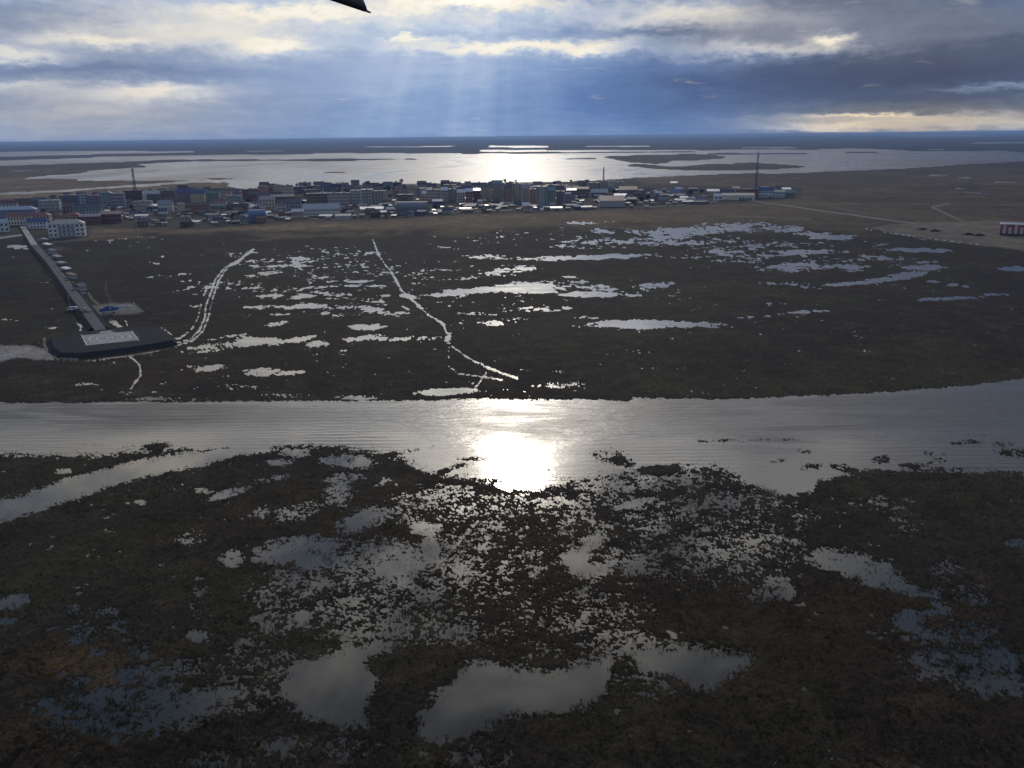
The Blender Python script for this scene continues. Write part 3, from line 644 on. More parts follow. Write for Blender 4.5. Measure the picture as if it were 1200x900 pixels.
def building(x0, x1, ytop, yb, wall, roof, rk, floors, cols, d, label, cat='apartment block', name='apartment_block', rz=0.0, single=False, balc=None, group=None, stripes=0):
    cx = (x0 + x1) / 2; p = at(cx, yb, .5); dist = float(np.dot(p - np.array([0, 0, H]), cF))
    w = (x1 - x0) * dist / FPX; tot = (yb - ytop) * dist / FPX * 1.02
    rh = {'flat': .8, 'gable': d * .36, 'hip': d * .28, 'mono': d * .2, 'barrel': d * .28}[rk]
    h = max(2.4, tot - rh * .75)
    face = math.atan2(-p[0], p[1]) * .5
    t = thing(name, label, cat, (p[0], p[1], .3), face + rz, group)
    MB().box(-w / 2, w / 2, 0, d, -1.0, h).build('wall', wallm(wall), t)
    if rk in ('gable',):   # gable triangles closed by a wall prism
        m = MB(); m.v = [(-w / 2, 0, h), (-w / 2, d, h), (-w / 2, d / 2, h + d * .34), (w / 2, 0, h), (w / 2, d, h), (w / 2, d / 2, h + d * .34)]
        m.f = [(0, 2, 1), (3, 4, 5), (0, 3, 5, 2), (1, 2, 5, 4), (0, 1, 4, 3)]; m.build('gable_wall', wallm(wall), t)
    roof_on(t, w, d, h, rk, roof)
    if floors and cols:
        fh = h / floors; cw = w / cols; ww, wh = cw * .45, fh * .48
        wm = MB(); first = None
        for f in range(floors):
            for c in range(cols):
                x = -w / 2 + (c + .5) * cw; z = f * fh + fh * .34
                if single:
                    if first is None: first = MB().box(-ww / 2, ww / 2, -.07, .04, 0, wh).mesh('window', glass)
                    o = link('window', first, t); o.location = (x, 0, z)
                else: wm.box(x - ww / 2, x + ww / 2, -.07, .04, z, z + wh)
            for sx in (-1, 1):
                for c in range(max(1, int(d // 5))):
                    y = (c + .5) * d / max(1, int(d // 5)); z = f * fh + fh * .34
                    wm.box(*sorted((sx * w / 2 - .04, sx * w / 2 + .06)), y - .7, y + .7, z, z + wh)
        if wm.v: wm.build('window_grid', glass, t, kind='stuff')
        if balc:   # loggia columns standing proud of the front
            nb = max(1, stripes or cols // 3)
            for i in range(nb):
                x = -w / 2 + (i + .5) * w / nb; m = MB()
                bw = w / nb * .22
                m.box(x - bw, x - bw * .8, -1.1, -.003, .6, h - .3); m.box(x + bw * .8, x + bw, -1.1, -.003, .6, h - .3)
                for f in range(floors): m.box(x - bw * .8 + .01, x + bw * .8 - .01, -1.1, -.003, f * fh + fh * .08, f * fh + fh * .48)
                m.build('balcony_column', wallm(balc), t)
    return t

B = building
HS = dict(cat='house', name='house'); WH = dict(cat='warehouse', name='warehouse'); SH = dict(cat='shed', name='shed')
# ---- left end
B(60,98,259.5,277.5,'pale grey','cream','hip',3,8,14,'grey three storey block with pale hipped roof beside the helipad road',rz=.10,single=True,balc='grey blue',stripes=1)
B(8,36,251,264,'cream','brick red','gable',2,9,12,'long cream building with red roof above the road end',single=True,cat='building',name='building')
B(37,58,250.5,262.5,'beige','red','hip',2,6,11,'beige building with red hipped roof behind the pale blue house',cat='building',name='building')
B(33,53.5,257.5,268,'pale blue','deep blue','gable',2,6,10,'pale blue house with dark blue roof right of the road end',single=True,**HS)
B(-4,10.5,258.5,272,'pale blue','pale blue','gable',2,3,10,'pale blue gabled house cut by the left edge of the photo',single=True,rz=.3,**HS)
B(-6,40,243.5,256,'blue','pale blue','hip',3,14,14,'big bright blue building with pale blue roof at the left edge',single=True,cat='building',name='building')
B(48,70,235,250.5,'pale teal','grey','flat',4,9,13,'pale teal apartment block with striped front behind the red roofs',balc='teal',stripes=5)
B(78,93,250.5,260.5,'orange brown','red','hip',1,4,10,'low house with bright orange red roof behind the grey hip roofed block',**HS)
B(94,117,252.5,262.5,'maroon','purple','mono',2,8,11,'long maroon building right of the bright red roof',cat='building',name='building')
B(118,142,249.5,261,'maroon','brick red','mono',2,8,12,'dull maroon building with sloped red roof at its right end of the row',cat='building',name='building')
B(92,104,228.5,241,'blue','navy','flat',4,5,12,'left block of the blue apartment row near the left mast',balc='pale teal')
B(105,118,229.5,241,'purple','deep blue','flat',4,5,12,'purple blue block in the middle of the blue apartment row')
B(119,131,225,243,'teal','teal','hip',5,4,12,'tall teal building with a pointed roof left of the left mast',cat='building',name='building')
B(132,146,227,243,'grey blue','teal','flat',4,5,12,'grey blue block joined right of the tall teal building')
B(88,118,241.5,252.5,'teal','dark grey','gable',2,9,12,'wide grey green building with dark roof behind the maroon building',cat='building',name='building')
B(67,85,240,249,'purple','brown','gable',2,5,10,'small purple grey house right of the striped teal block',**HS)
B(20,46,232.5,242.5,'brown','dark brown','flat',3,8,12,'long brown block at the back of the left end of town')
B(0,19,236.5,246,'pale teal','maroon','gable',2,5,10,'pale house with maroon roof behind the big blue building',**HS)
B(72,91,229,240,'dark grey','purple','flat',4,6,12,'dark grey block behind the purple grey house')
B(147,167,223.5,236,'dark brown','brown','flat',4,8,12,'dark brown block standing behind the left lattice mast')
B(168,173,225.5,236.5,'pale grey','white','flat',4,0,10,'narrow pale grey end wall block right of the left mast',cat='building',name='building')
B(173,187,225,237.5,'dark grey','pale grey','gable',4,6,13,'dark grey building with light gabled roof right of the left mast',cat='building',name='building')
B(188,206,223.5,236,'brown','dark grey','flat',4,8,12,'brown block just left of the blue roofed apartments')
B(208,224,223.5,238.5,'grey blue','deep blue','gable',4,6,13,'left blue roofed apartment block with grey walls',balc='purple',stripes=4)
B(225,240,224.5,239,'beige','deep blue','gable',4,6,13,'right blue roofed apartment block with yellow balcony stripes',balc='yellow',stripes=4)
B(241,256,225,237,'green','green','gable',3,5,12,'dark green house right of the blue roofed apartments',cat='building',name='building')
B(257,271,222,231.5,'beige','brown','gable',2,5,11,'beige house with brown roof at the head of the winding street',**HS)
B(158,178,236,248,'beige','purple','flat',3,7,11,'beige block in front of the left mast',balc='grey')
B(186,202,236.5,248.5,'pale grey','grey','gable',3,6,12,'pale grey building with dark arches below the brown block',cat='building',name='building')
B(173,186,240.5,248,'dark grey','white','mono',1,4,10,'low building with bright white roof in front of the left mast',cat='building',name='building')
B(209,217,239,248.5,'cream','beige','flat',3,3,9,'small cream block left of the long brick red building')
B(218,245,238.5,249.5,'brick red','brown','gable',3,10,11,'long brick red building below the blue roofed apartments',cat='building',name='building')
B(250,265,234.5,246,'pale teal','brick red','gable',3,5,11,'pale green house with red roof beside the winding street',**HS)
B(266,290,240,249,'maroon','dark brown','gable',2,8,10,'long dark maroon building beside the winding street',cat='building',name='building')
B(293,312,247.5,260,'deep blue','blue','barrel',0,0,18,'dark blue hangar with rounded roof at the edge of the plain',cat='hangar',name='hangar',rz=.2)
B(305,322,231.5,245,'beige','beige','gable',3,5,12,'beige gabled building left of the teal grey house pair',cat='building',name='building')
B(323,335,236.5,247,'pale teal','dark grey','gable',2,4,11,'left one of the teal grey house pair by the grey warehouse',**HS)
B(336,353,234.5,247.5,'grey blue','dark grey','gable',3,5,12,'right one of the teal grey house pair by the grey warehouse',**HS)
B(285,303,222,234,'maroon','brown','flat',4,6,12,'dark red block behind the winding street')
B(303,313,218.5,232,'orange brown','orange brown','flat',5,4,11,'tall orange brown block left of the beige hilltop blocks')
B(314,321,219.5,231,'brick red','brown','gable',4,3,10,'narrow brick red block right of the orange brown block')
B(321,343,217.5,231,'beige','dark brown','flat',4,8,12,'beige block with dark roof overlooking the bay')
B(312,345,229.5,238,'brown','dark grey','mono',2,9,11,'low brown building behind the teal grey house pair',cat='building',name='building')
# ---- centre
B(360,384,227,241,'brown','grey','flat',4,12,13,'left half of the long grey brown apartment block behind the warehouse')
B(385,410,226.5,241,'grey','dark grey','flat',4,12,13,'right half of the long grey brown apartment block behind the warehouse')
B(411,423,223.5,240,'pale grey','beige','flat',5,5,12,'leftmost pale framed apartment block of the striped row',balc='pale teal',stripes=3)
B(424,437,222.5,240.5,'teal','pale grey','flat',5,5,12,'middle teal apartment block of the striped row',balc='pale grey',stripes=4)
B(438,452,224,240,'grey blue','cream','flat',5,6,12,'rightmost grey blue apartment block of the striped row',balc='cream',stripes=4)
B(356,398,241,253,'pale grey','pale grey','gable',2,16,16,'long pale grey warehouse with two rows of windows',single=True,rz=.06,**WH)
B(342,356,246,254,'beige','white','gable',1,4,9,'small beige annex with white roof left of the long warehouse',**SH)
B(393,411,252,256.5,'grey','cream','mono',0,0,9,'low shed with bright cream roof in front of the long warehouse',**SH)
B(422,437,243.8,247.5,'grey','white','mono',0,0,10,'left one of two low sheds with bright white roofs',**SH)
B(435,449,243.5,247.5,'grey','white','mono',0,0,10,'right one of two low sheds with bright white roofs',**SH)
B(453,462,243.5,249,'red','white','gable',1,2,8,'small dark red shed with white roof left of the dark hangar',**SH)
B(464,500,238.5,251,'dark grey','grey blue','barrel',0,0,22,'big dark hangar with rounded grey blue roof',cat='hangar',name='hangar',rz=-.1)
B(478,485,247.5,252.5,'pale blue','grey blue','gable',1,2,6,'small pale blue shed in front of the dark hangar',**SH)
B(489,499,247,251.8,'dark grey','white','mono',1,2,7,'small shed with bright white roof in front of the dark hangar',**SH)
B(507,519,235,243.5,'deep blue','blue','mono',2,4,10,'deep blue building right of the dark hangar',cat='building',name='building')
B(500,516,222.5,236.5,'beige','dark grey','flat',4,6,12,'beige block behind the deep blue building')
B(517,525,221,237,'grey','white','gable',4,3,12,'grey block with bright white roof behind the deep blue building')
B(526,535,222,236.5,'grey blue','navy','flat',5,4,12,'grey blue block left of the cream striped block')
B(536,545,223.5,238.5,'cream','white','gable',4,3,12,'cream block with white roof left of the maroon blocks',balc='beige')
B(546,554,222.5,239.5,'brick red','white','gable',4,3,12,'brick red block with wide white roof near the bright street')
B(555,563,222.5,239,'maroon','white','mono',4,3,12,'maroon block with white roof next to the bright street')
B(560,565,234.5,240,'white','white','gable',1,1,6,'tiny bright white gabled house at the start of the bright street',**HS)
B(495,506,225,235,'beige','white','gable',3,4,11,'beige house with white roof behind the dark hangar',**HS)
B(466,484,228,237,'brown','grey','flat',3,7,11,'brown block behind the big dark hangar')
# teal grey high rises right of centre
TG = 'of the tall grey green blocks right of centre'
B(565,576,216.5,234,'beige','dark grey','gable',9,4,13,'leftmost ' + TG,balc='grey')
B(577,589,213.5,236,'grey','teal','gable',9,4,13,'second from left ' + TG,balc='teal')
B(590,600,218.5,238.5,'orange brown','dark grey','gable',9,3,13,'orange brown one ' + TG,balc='grey')
B(601,611,215.5,237,'grey','dark grey','flat',9,3,13,'fourth from left ' + TG,balc='pale teal')
B(612,621,218.5,239,'pale teal','grey','gable',9,3,13,'fifth from left ' + TG,balc='grey')
B(621,628,222,240.5,'orange brown','red','flat',6,2,13,'orange red narrow block among the tall grey green blocks',)
B(629,641,219.5,242.5,'teal','pale teal','flat',9,5,14,'widest pale green one ' + TG,balc='pale teal')
B(641.5,651,221,242,'grey','teal','gable',9,4,14,'second from right ' + TG,balc='grey blue')
B(652,662,224.5,241,'grey','brown','flat',7,4,13,'rightmost ' + TG,balc='brown')
B(612,621,238,243,'white','white','gable',1,1,8,'bright white house at the lower end of the bright street',**HS)
B(620,628,241,245,'grey','cream','mono',1,2,7,'small shed with cream roof below the orange red block',**SH)
B(637,644,243,245.5,'dark grey','white','mono',0,0,6,'small white roofed shed under the widest pale green block',**SH)
B(633,637,245,247.6,'white','white','gable',0,0,5,'tiny white hut at the very edge of the plain',cat='hut',name='hut')
B(644,650,238.5,242.5,'pale teal','white','mono',1,2,7,'pale shed with white roof right of the widest block',**SH)
# ---- right
B(664,676,222,229,'dark grey','white','mono',2,4,12,'dark building with bright white roof behind the right quarter',cat='building',name='building')
B(676,690,220.5,230,'brown','orange brown','mono',2,5,12,'brown building with orange brown roof left of the pale blocks',cat='building',name='building')
B(660,674,229,238,'grey blue','dark grey','gable',2,5,11,'grey blue house right of the tall grey green blocks',**HS)
B(690,702,214.5,223.5,'grey blue','dark grey','flat',4,6,12,'leftmost pale block below the middle mast')
B(693,712,223,231,'dark grey','pale grey','gable',2,7,14,'dark warehouse with light roof below the middle mast',**WH)
B(704,712,212,222.5,'grey','grey blue','flat',6,4,12,'grey block standing right below the middle mast')
B(713,721,212.5,223,'pale grey','dark grey','flat',6,4,12,'pale grey block right of the middle mast')
B(723,731,213.5,223.5,'grey','dark brown','flat',6,4,12,'grey block standing alone left of the bare slope')
B(726,747,220.5,228,'dark grey','orange brown','mono',0,0,20,'dark shed with glowing orange cream roof',**WH)
B(720,735,228.5,233.5,'dark grey','white','mono',0,0,14,'dark shed with white roof behind the red roofed hall',**SH)
B(703,732,232.5,242.5,'grey','brick red','mono',0,0,24,'long grey hall with red and white roof at the plain edge',cat='hall',name='hall')
B(735,746,232.5,239.5,'maroon','grey blue','mono',1,3,10,'maroon shed right of the long grey hall',**SH)
B(772,781,232,238.5,'grey blue','grey blue','gable',1,3,9,'grey blue gabled house in the right hamlet',**HS)
B(784,797,223.5,229,'pale blue','blue','gable',1,4,10,'pale blue house with blue roof at the back of the right hamlet',**HS)
B(797,806,231,235.5,'grey blue','pale grey','mono',1,3,8,'grey blue shed with pale roof left of the white gabled house',**SH)
B(786,794,213.6,216.2,'grey','white','mono',0,0,10,'lonely white roofed shed on the slope behind the right hamlet',**SH)
B(829,843,223,229.5,'grey','pale grey','mono',0,0,12,'grey shed with light sloped roof left of the right mast',**SH)
B(837,846,228,234.5,'white','white','gable',1,2,9,'bright white gabled house left of the beige garage building',**HS)
B(815,827,231,236.5,'pale grey','purple','gable',1,4,8,'pale grey house left of the bright white gabled house',**HS)
B(847,862,223.5,230,'navy','navy','gable',2,5,11,'dark navy house behind the beige garage building',**HS)
B(862,888,221.5,232,'brick red','maroon','flat',2,9,13,'brick red building with flat roof at the foot of the right mast',cat='building',name='building')
t = B(847,884,227.8,234.6,'cream','cream','mono',0,0,12,'low beige garage building with five dark doors',cat='garage building',name='garage_building')
p_ = at(865, 234.6, .5); sc_ = float(np.dot(p_ - np.array([0, 0, H]), cF)) / FPX
for i in range(5): MB().box((1 + i * 3.0) * sc_, (3 + i * 3.0) * sc_, -.12, .03, .1, 3.6).build('garage_door', wallm('black'), t)
B(888,906,221,231.5,'pale blue','deep blue','gable',2,6,13,'pale blue building with deep blue roof right of the right mast',cat='building',name='building')
B(906,920,224,231.5,'pale teal','teal','mono',2,5,11,'pale teal building near the right end of town',cat='building',name='building')
B(920,931,224,231,'green','teal','gable',1,4,10,'dark green building at the right end of town',cat='building',name='building')
B(917,927,221,223.6,'grey','white','mono',0,0,10,'low white roofed shed behind the pale teal building',**SH)

# ------------------------------------------------------------------ the rest of the town: smaller houses, sheds, blocks and garages
TRACED = [(o.location.x, o.location.y, o.dimensions) for o in C.objects if o.get('category')]
boxes = []
import re
for ln in ():
    pass
LAND = [(79, 268, 'the grey hip roofed block'), (130, 255, 'the dull maroon building'), (160, 238, 'the left lattice mast'), (224, 231, 'the blue roofed apartments'), (303, 254, 'the dark blue hangar'),
        (377, 247, 'the long pale warehouse'), (430, 232, 'the striped apartment row'), (482, 245, 'the big dark hangar'), (550, 231, 'the white roofed maroon blocks'), (610, 226, 'the tall grey green blocks'),
        (717, 238, 'the long grey hall'), (708, 218, 'the middle mast'), (842, 231, 'the white gabled house'), (886, 228, 'the right mast'), (20, 250, 'the big blue building'), (790, 226, 'the pale blue roofed house')]
def inside(px, py, pts):
    c = False
    for a, b in zip(pts, pts[1:] + pts[:1]):
        if (a[1] > py) != (b[1] > py) and px < (b[0] - a[0]) * (py - a[1]) / (b[1] - a[1]) + a[0]: c = not c
    return c
LIVE = [(0,270),(0,238),(60,232),(150,226),(230,221),(280,225),(340,218),(400,217.5),(500,217),(600,217),(690,214),(745,222),(850,224),(930,222),(932,230),(850,237),(760,244),(700,246),(650,247),(560,250),(480,254.5),(420,257),(345,259),(300,262),(230,267),(115,264),(58,256),(56,268),(32,268),(22,262)]
occ = []
for o in list(C.objects):
    if o.get('category') and len(o.children):
        w = [c for c in o.children if c.name.startswith('wall')][0]
        xs_ = [v.co.x for v in w.data.vertices]; ys_ = [v.co.y for v in w.data.vertices]
        hw = (max(xs_) - min(xs_)) / 2; dd = max(ys_)
        occ.append((o.location.x, o.location.y + dd / 2, hw + 1.5, dd / 2 + 2))
def free(x, y, hw, hd):
    for (a, b, c, d) in occ:
        if abs(x - a) < hw + c and abs(y - b) < hd + d: return False
    return True
protos = {}
def proto(kind, wall, roof, w, d, h, rk, floors, cols):
    key = (kind, wall, roof, w, h)
    if key in protos: return protos[key]
    parts = []
    tmp = thing('tmp', '', '')
    MB().box(-w / 2, w / 2, 0, d, -1, h).build('wall', wallm(wall), tmp)
    if rk == 'gable':
        m = MB(); m.v = [(-w / 2, 0, h), (-w / 2, d, h), (-w / 2, d / 2, h + d * .34), (w / 2, 0, h), (w / 2, d, h), (w / 2, d / 2, h + d * .34)]
        m.f = [(0, 2, 1), (3, 4, 5), (0, 3, 5, 2), (1, 2, 5, 4), (0, 1, 4, 3)]; m.build('gable_wall', wallm(wall), tmp)
    roof_on(tmp, w, d, h, rk, roof)
    if floors:
        m = MB(); fh = h / floors; cw = w / cols
        for f in range(floors):
            for c in range(cols): m.box(-w / 2 + (c + .28) * cw, -w / 2 + (c + .72) * cw, -.07, .04, f * fh + fh * .34, f * fh + fh * .8)
        m.build('window_grid', glass, tmp, kind='stuff')
    elif kind in ('shed', 'garage'):
        MB().box(-w * .2, w * .2, -.08, .04, 0, h * .8).build('door', wallm('dark grey'), tmp)
    parts = [(c.name.split('.')[0], c.data, c.get('kind'), [(g.name.split('.')[0], g.data) for g in c.children]) for c in tmp.children]
    for c in list(tmp.children):
        for g in list(c.children): bpy.data.objects.remove(g)
        bpy.data.objects.remove(c)
    bpy.data.objects.remove(tmp)
    protos[key] = parts; return parts
def place(parts, name, cat, x, y, z, rz):
    t = thing(name, '', cat, (x, y, z), rz)
    for (n, me, kd, sub) in parts:
        o = link(n, me, t)
        if kd: o['kind'] = kd
        for (n2, m2) in sub: link(n2, m2, o)
    return t
R_ = random.Random(23)
fill = []
def try_place(px, py, kind, wall, roof, w, d, h, rk, fl, cols):
    p = at(px, py, .5)
    if not free(p[0], p[1] + d / 2, w / 2, d / 2): return
    occ.append((p[0], p[1] + d / 2, w / 2 + .2, d / 2 + .3))
    nm = {'block': 'apartment_block', 'house': 'house', 'shed': 'shed', 'garage': 'garage'}[kind]
    cat = {'block': 'apartment block', 'house': 'house', 'shed': 'shed', 'garage': 'garage'}[kind]
    t = place(proto(kind, wall, roof, w, d, h, rk, fl, cols), nm, cat, p[0], p[1], .3, R_.uniform(-.5, .5) if kind != 'block' else R_.uniform(-.15, .15))
    fill.append((px, py, kind, wall, roof, t))
cand = []
for k in range(15000):
    px = R_.uniform(0, 932); py = R_.uniform(214, 282)
    if inside(px, py, LIVE): cand.append((px, py))
cap = dict(block=75, house=260, shed=280, garage=70); cnt = dict(block=0, house=0, shed=0, garage=0)
def low_edge(px): return max([py for (x, py) in [(0,272),(60,264),(115,264),(230,267),(300,262),(345,259),(420,257),(480,254.5),(560,250),(650,247),(760,244),(850,237),(932,230)] if abs(x - px) < 60] + [230])
for px, py in cand:
    edge = np.interp(px, [0, 60, 115, 230, 300, 345, 420, 480, 560, 650, 760, 850, 932], [272, 266, 264, 267, 262, 259, 257, 254.5, 250, 247, 244, 237, 230])
    back = np.interp(px, [0, 150, 280, 340, 600, 690, 750, 932], [238, 227, 225, 218, 217, 214, 222, 222])
    f = (edge - py) / max(1, edge - back)          # 0 at the plain, 1 at the bay
    if 300 < px < 700 and f > .55: kind = 'block' if R_.random() < .62 else 'house'
    elif px < 300 and f > .6: kind = 'block' if R_.random() < .22 else 'house'
    elif f < .33: kind = R_.choice(['shed', 'shed', 'garage', 'house'])
    else: kind = R_.choice(['house', 'house', 'shed', 'garage'])
    if kind == 'block' and px > 700: kind = 'house'
    if cnt[kind] >= cap[kind] or (px < 160 and py > 262): continue
    n0 = len(fill)
    if kind == 'block':
        wall = R_.choice(['navy', 'brown', 'maroon', 'grey blue', 'dark brown', 'teal', 'dark grey', 'beige']); roof = R_.choice(['dark brown', 'dark grey', 'navy'])
        w = R_.choice([16, 22]); try_place(px, py, kind, wall, roof, w, 12, (6.5 if py < 223 else 11), 'gable' if w == 16 else 'flat', 2 if py < 223 else 4, w // 3)
    elif kind == 'house':
        wall = R_.choice(['grey', 'beige', 'brown', 'pale blue', 'grey blue', 'brick red', 'dark brown']); roof = R_.choice(['dark grey', 'brick red', 'brown', 'navy', 'white'] if px > 650 else ['dark grey', 'brown', 'navy', 'brick red'])
        w = R_.choice([7, 11]); try_place(px, py, kind, wall, roof, w, 7, 5.0 if w == 11 else 3.6, 'gable', 2 if w == 11 else 1, w // 3)
    elif kind == 'shed':
        wall = R_.choice(['dark grey', 'brown', 'grey blue', 'grey']); roof = R_.choice(['white', 'grey', 'dark grey', 'pale grey', 'brown', 'black', 'dark grey', 'grey blue'])
        try_place(px, py, kind, wall, roof, R_.choice([4, 6]), 4, R_.choice([2.2, 3.0]), 'mono', 0, 0)
    else:
        wall = R_.choice(['dark grey', 'navy', 'grey', 'brown']); roof = R_.choice(['grey blue', 'pale grey', 'dark grey'])
        try_place(px, py, kind, wall, roof, 15, 6, 3, 'mono', 0, 0)
    if len(fill) > n0: cnt[kind] += 1
# labels: colour, kind and the landmark each stands by
ORD = ['leftmost', 'second from left', 'third from left', 'fourth from left', 'fifth from left', 'sixth from left', 'seventh from left', 'eighth from left', 'ninth from left', 'tenth from left', 'eleventh from left', 'twelfth from left', 'thirteenth from left', 'fourteenth from left', 'fifteenth from left', 'sixteenth from left', 'seventeenth from left', 'eighteenth from left']
NUM = {2: 'two', 3: 'three', 4: 'four', 5: 'five', 6: 'six', 7: 'seven', 8: 'eight', 9: 'nine', 10: 'ten', 11: 'eleven', 12: 'twelve'}
groups = {}
for (px, py, kind, wall, roof, t) in fill:
    lx, ly, ln = min(LAND, key=lambda q: abs(q[0] - px) + abs(q[1] - py) * 2.2)
    dx, dy = px - lx, py - ly
    rel = ('left of ' if dx < 0 else 'right of ') if abs(dx) > abs(dy) * 2.2 else ('behind ' if dy < 0 else 'in front of ')
    word = {'block': 'apartment block', 'house': 'house', 'shed': 'shed', 'garage': 'garage row'}[kind]
    groups.setdefault((wall, roof, kind, word, rel, ln), []).append((px, t))
for (wall, roof, kind, word, rel, ln), lst in groups.items():
    lst.sort(key=lambda q: q[0]); same = wall == roof
    base = (f'{wall} {word} ' if same else f'{wall} {roof}-roofed {word} ')
    for i, (px, t) in enumerate(lst):
        t['label'] = (f'small {base}{rel}{ln}' if len(lst) == 1 else f'{ORD[i]} {base}{rel}{ln}')
        t['group'] = {'block': 'dark apartment blocks filling the town', 'house': 'small houses of the town', 'shed': 'sheds along the town', 'garage': 'low garage rows in the town'}[kind]
print('town', len(fill), cnt, time.time() - T0)

# ------------------------------------------------------------------ trees in the town
bark = paint('bark', (.07, .055, .045), .9); foliage = paint('bare_crown', (.035, .034, .026), .95, .4, .8)
def crown_mesh(seed):
    rr = np.random.default_rng(seed); n = 150; v = []; f = []
    for i in range(n):
        d = rr.normal(size=3); d /= np.linalg.norm(d); c = d * rr.uniform(.45, 1) ** .5 * np.array([2.3, 2.3, 2.2]) * rr.uniform(.75, 1.1) + np.array([0, 0, 2.6])
        a = rr.normal(size=3); a /= np.linalg.norm(a); b = np.cross(a, rr.normal(size=3)); b /= np.linalg.norm(b); s = rr.uniform(.35, .8)
        k = len(v); v += [tuple(c + a * s), tuple(c + b * s), tuple(c - a * s * .8), tuple(c - b * s * .7)]; f.append((k, k + 1, k + 2, k + 3))
    me = bpy.data.meshes.new('crown'); me.from_pydata(v, [], f); me.materials.append(foliage); return me
crowns = [crown_mesh(s) for s in range(3)]
tm = MB().bar((0, 0, -.5), (.1, 0, 3.2), .22, .12, 6)
for a in range(5): tm.bar((.1, 0, 2.2 + a * .3), (.1 + 1.4 * math.cos(a * 2.1), 1.4 * math.sin(a * 2.1), 4.2 + a * .3), .08, .03, 4)
trunk = tm.mesh('trunk', bark)
nt = 0; tg = {}
TREEZ = [(20, 283, 0, 300, 222, 262, 26), (300, 0, 345, 560, 214, 224, 44), (0, 0, 560, 700, 213, 224, 26), (0, 0, 300, 560, 228, 248, 16), (0, 0, 700, 930, 224, 240, 14)]
for (_, _, xa, xb, ya, yb_, n) in TREEZ:
    k = 0; tries = 0
    while k < n and tries < 900:
        tries += 1
        px, py = R_.uniform(xa, xb), R_.uniform(ya, yb_)
        if not inside(px, py + 1, LIVE) and py > 220: continue
        p = at(px, py, .5)
        if not free(p[0], p[1], 1, 1): continue
        occ.append((p[0], p[1], 2, 2)); k += 1
        s = R_.uniform(.8, 1.7)
        t = thing('tree', '', 'tree', (p[0], p[1], .2), R_.uniform(0, 6.28), 'dark trees between the houses'); t.scale = (s, s, s)
        link('trunk', trunk, t); link('crown', crowns[R_.randrange(3)], t)
        lx, ly, ln = min(LAND, key=lambda q: abs(q[0] - px) + abs(q[1] - py) * 2.2)
        rel = ('left of ' if px < lx else 'right of ') if abs(px - lx) > abs(py - ly) * 2.2 else ('behind ' if py < ly else 'in front of ')
        tg.setdefault((rel, ln, 'tall' if s > 1.5 else 'low'), []).append((px, t))
for (rel, ln, sz), lst in tg.items():
    lst.sort(key=lambda q: q[0])
    for i, (px, t) in enumerate(lst): t['label'] = f'{sz} dark leafless tree {rel}{ln}' if len(lst) == 1 else f'{ORD[min(i, 17)]} {sz} dark leafless tree {rel}{ln}'

# ------------------------------------------------------------------ lattice masts
steel = paint('mast_steel', (.10, .09, .09), .6); redp = paint('mast_red', (.30, .06, .05), .6); 
def mast(px, ytop, ybase, hw, label, platforms, xt=None, th=.22):
    p = at(px, ybase, .5); dist = float(np.dot(p - np.array([0, 0, H]), cF)); h = (ybase - ytop) * dist / FPX * 1.03
    t = thing('lattice_mast', label, 'mast', (p[0], p[1], .3), .3, 'lattice masts in the town')
    n = 12
    def corner(i, z):
        k = hw * (1 - .72 * z / h); return ((-k, k, k, -k)[i], (-k, -k, k, k)[i], z)
    for i in range(4): MB().bar(corner(i, -1), corner(i, h), th, th * .7).build('leg', steel, t)
    zs = [h * (1 - (1 - k / n) ** 1.15) for k in range(n + 1)]
    for k in range(n):
        m = MB()
        for i in range(4):
            j = (i + 1) % 4; m.bar(corner(i, zs[k]), corner(j, zs[k + 1]), th * .5); m.bar(corner(j, zs[k]), corner(i, zs[k + 1]), th * .5); m.bar(corner(i, zs[k + 1]), corner(j, zs[k + 1]), th * .5)
        m.build('brace_section', redp if k % 4 == 1 else steel, t)
    for f in platforms:
        z = h * f; k = hw * (1 - .72 * f) + .8
        MB().box(-k, k, -k, k, z, z + .35).build('platform', steel, t)
        for i in range(3): MB().box((-k, 0, k - .4)[i] - .2, (-k, 0, k - .4)[i] + .4, -k - .5, -k - .1, z + .4, z + 2.8).build('antenna', paint('antenna_white', (.55, .55, .55), .5), t)
    MB().bar((0, 0, h), (0, 0, h + h * .07), .15, .08).build('spike', steel, t)
mast(160.5, 199.5, 240, 2.4, 'dark lattice mast with platforms rising from the left part of town', (.78, .92), th=.3)
mast(707, 197, 221.5, 1.6, 'thin lattice mast rising above the pale blocks right of the glare', (.7,), th=.22)
mast(885, 182, 233, 1.7, 'tallest lattice mast beside the brick red building on the right', (.58, .72, .9), th=.2)

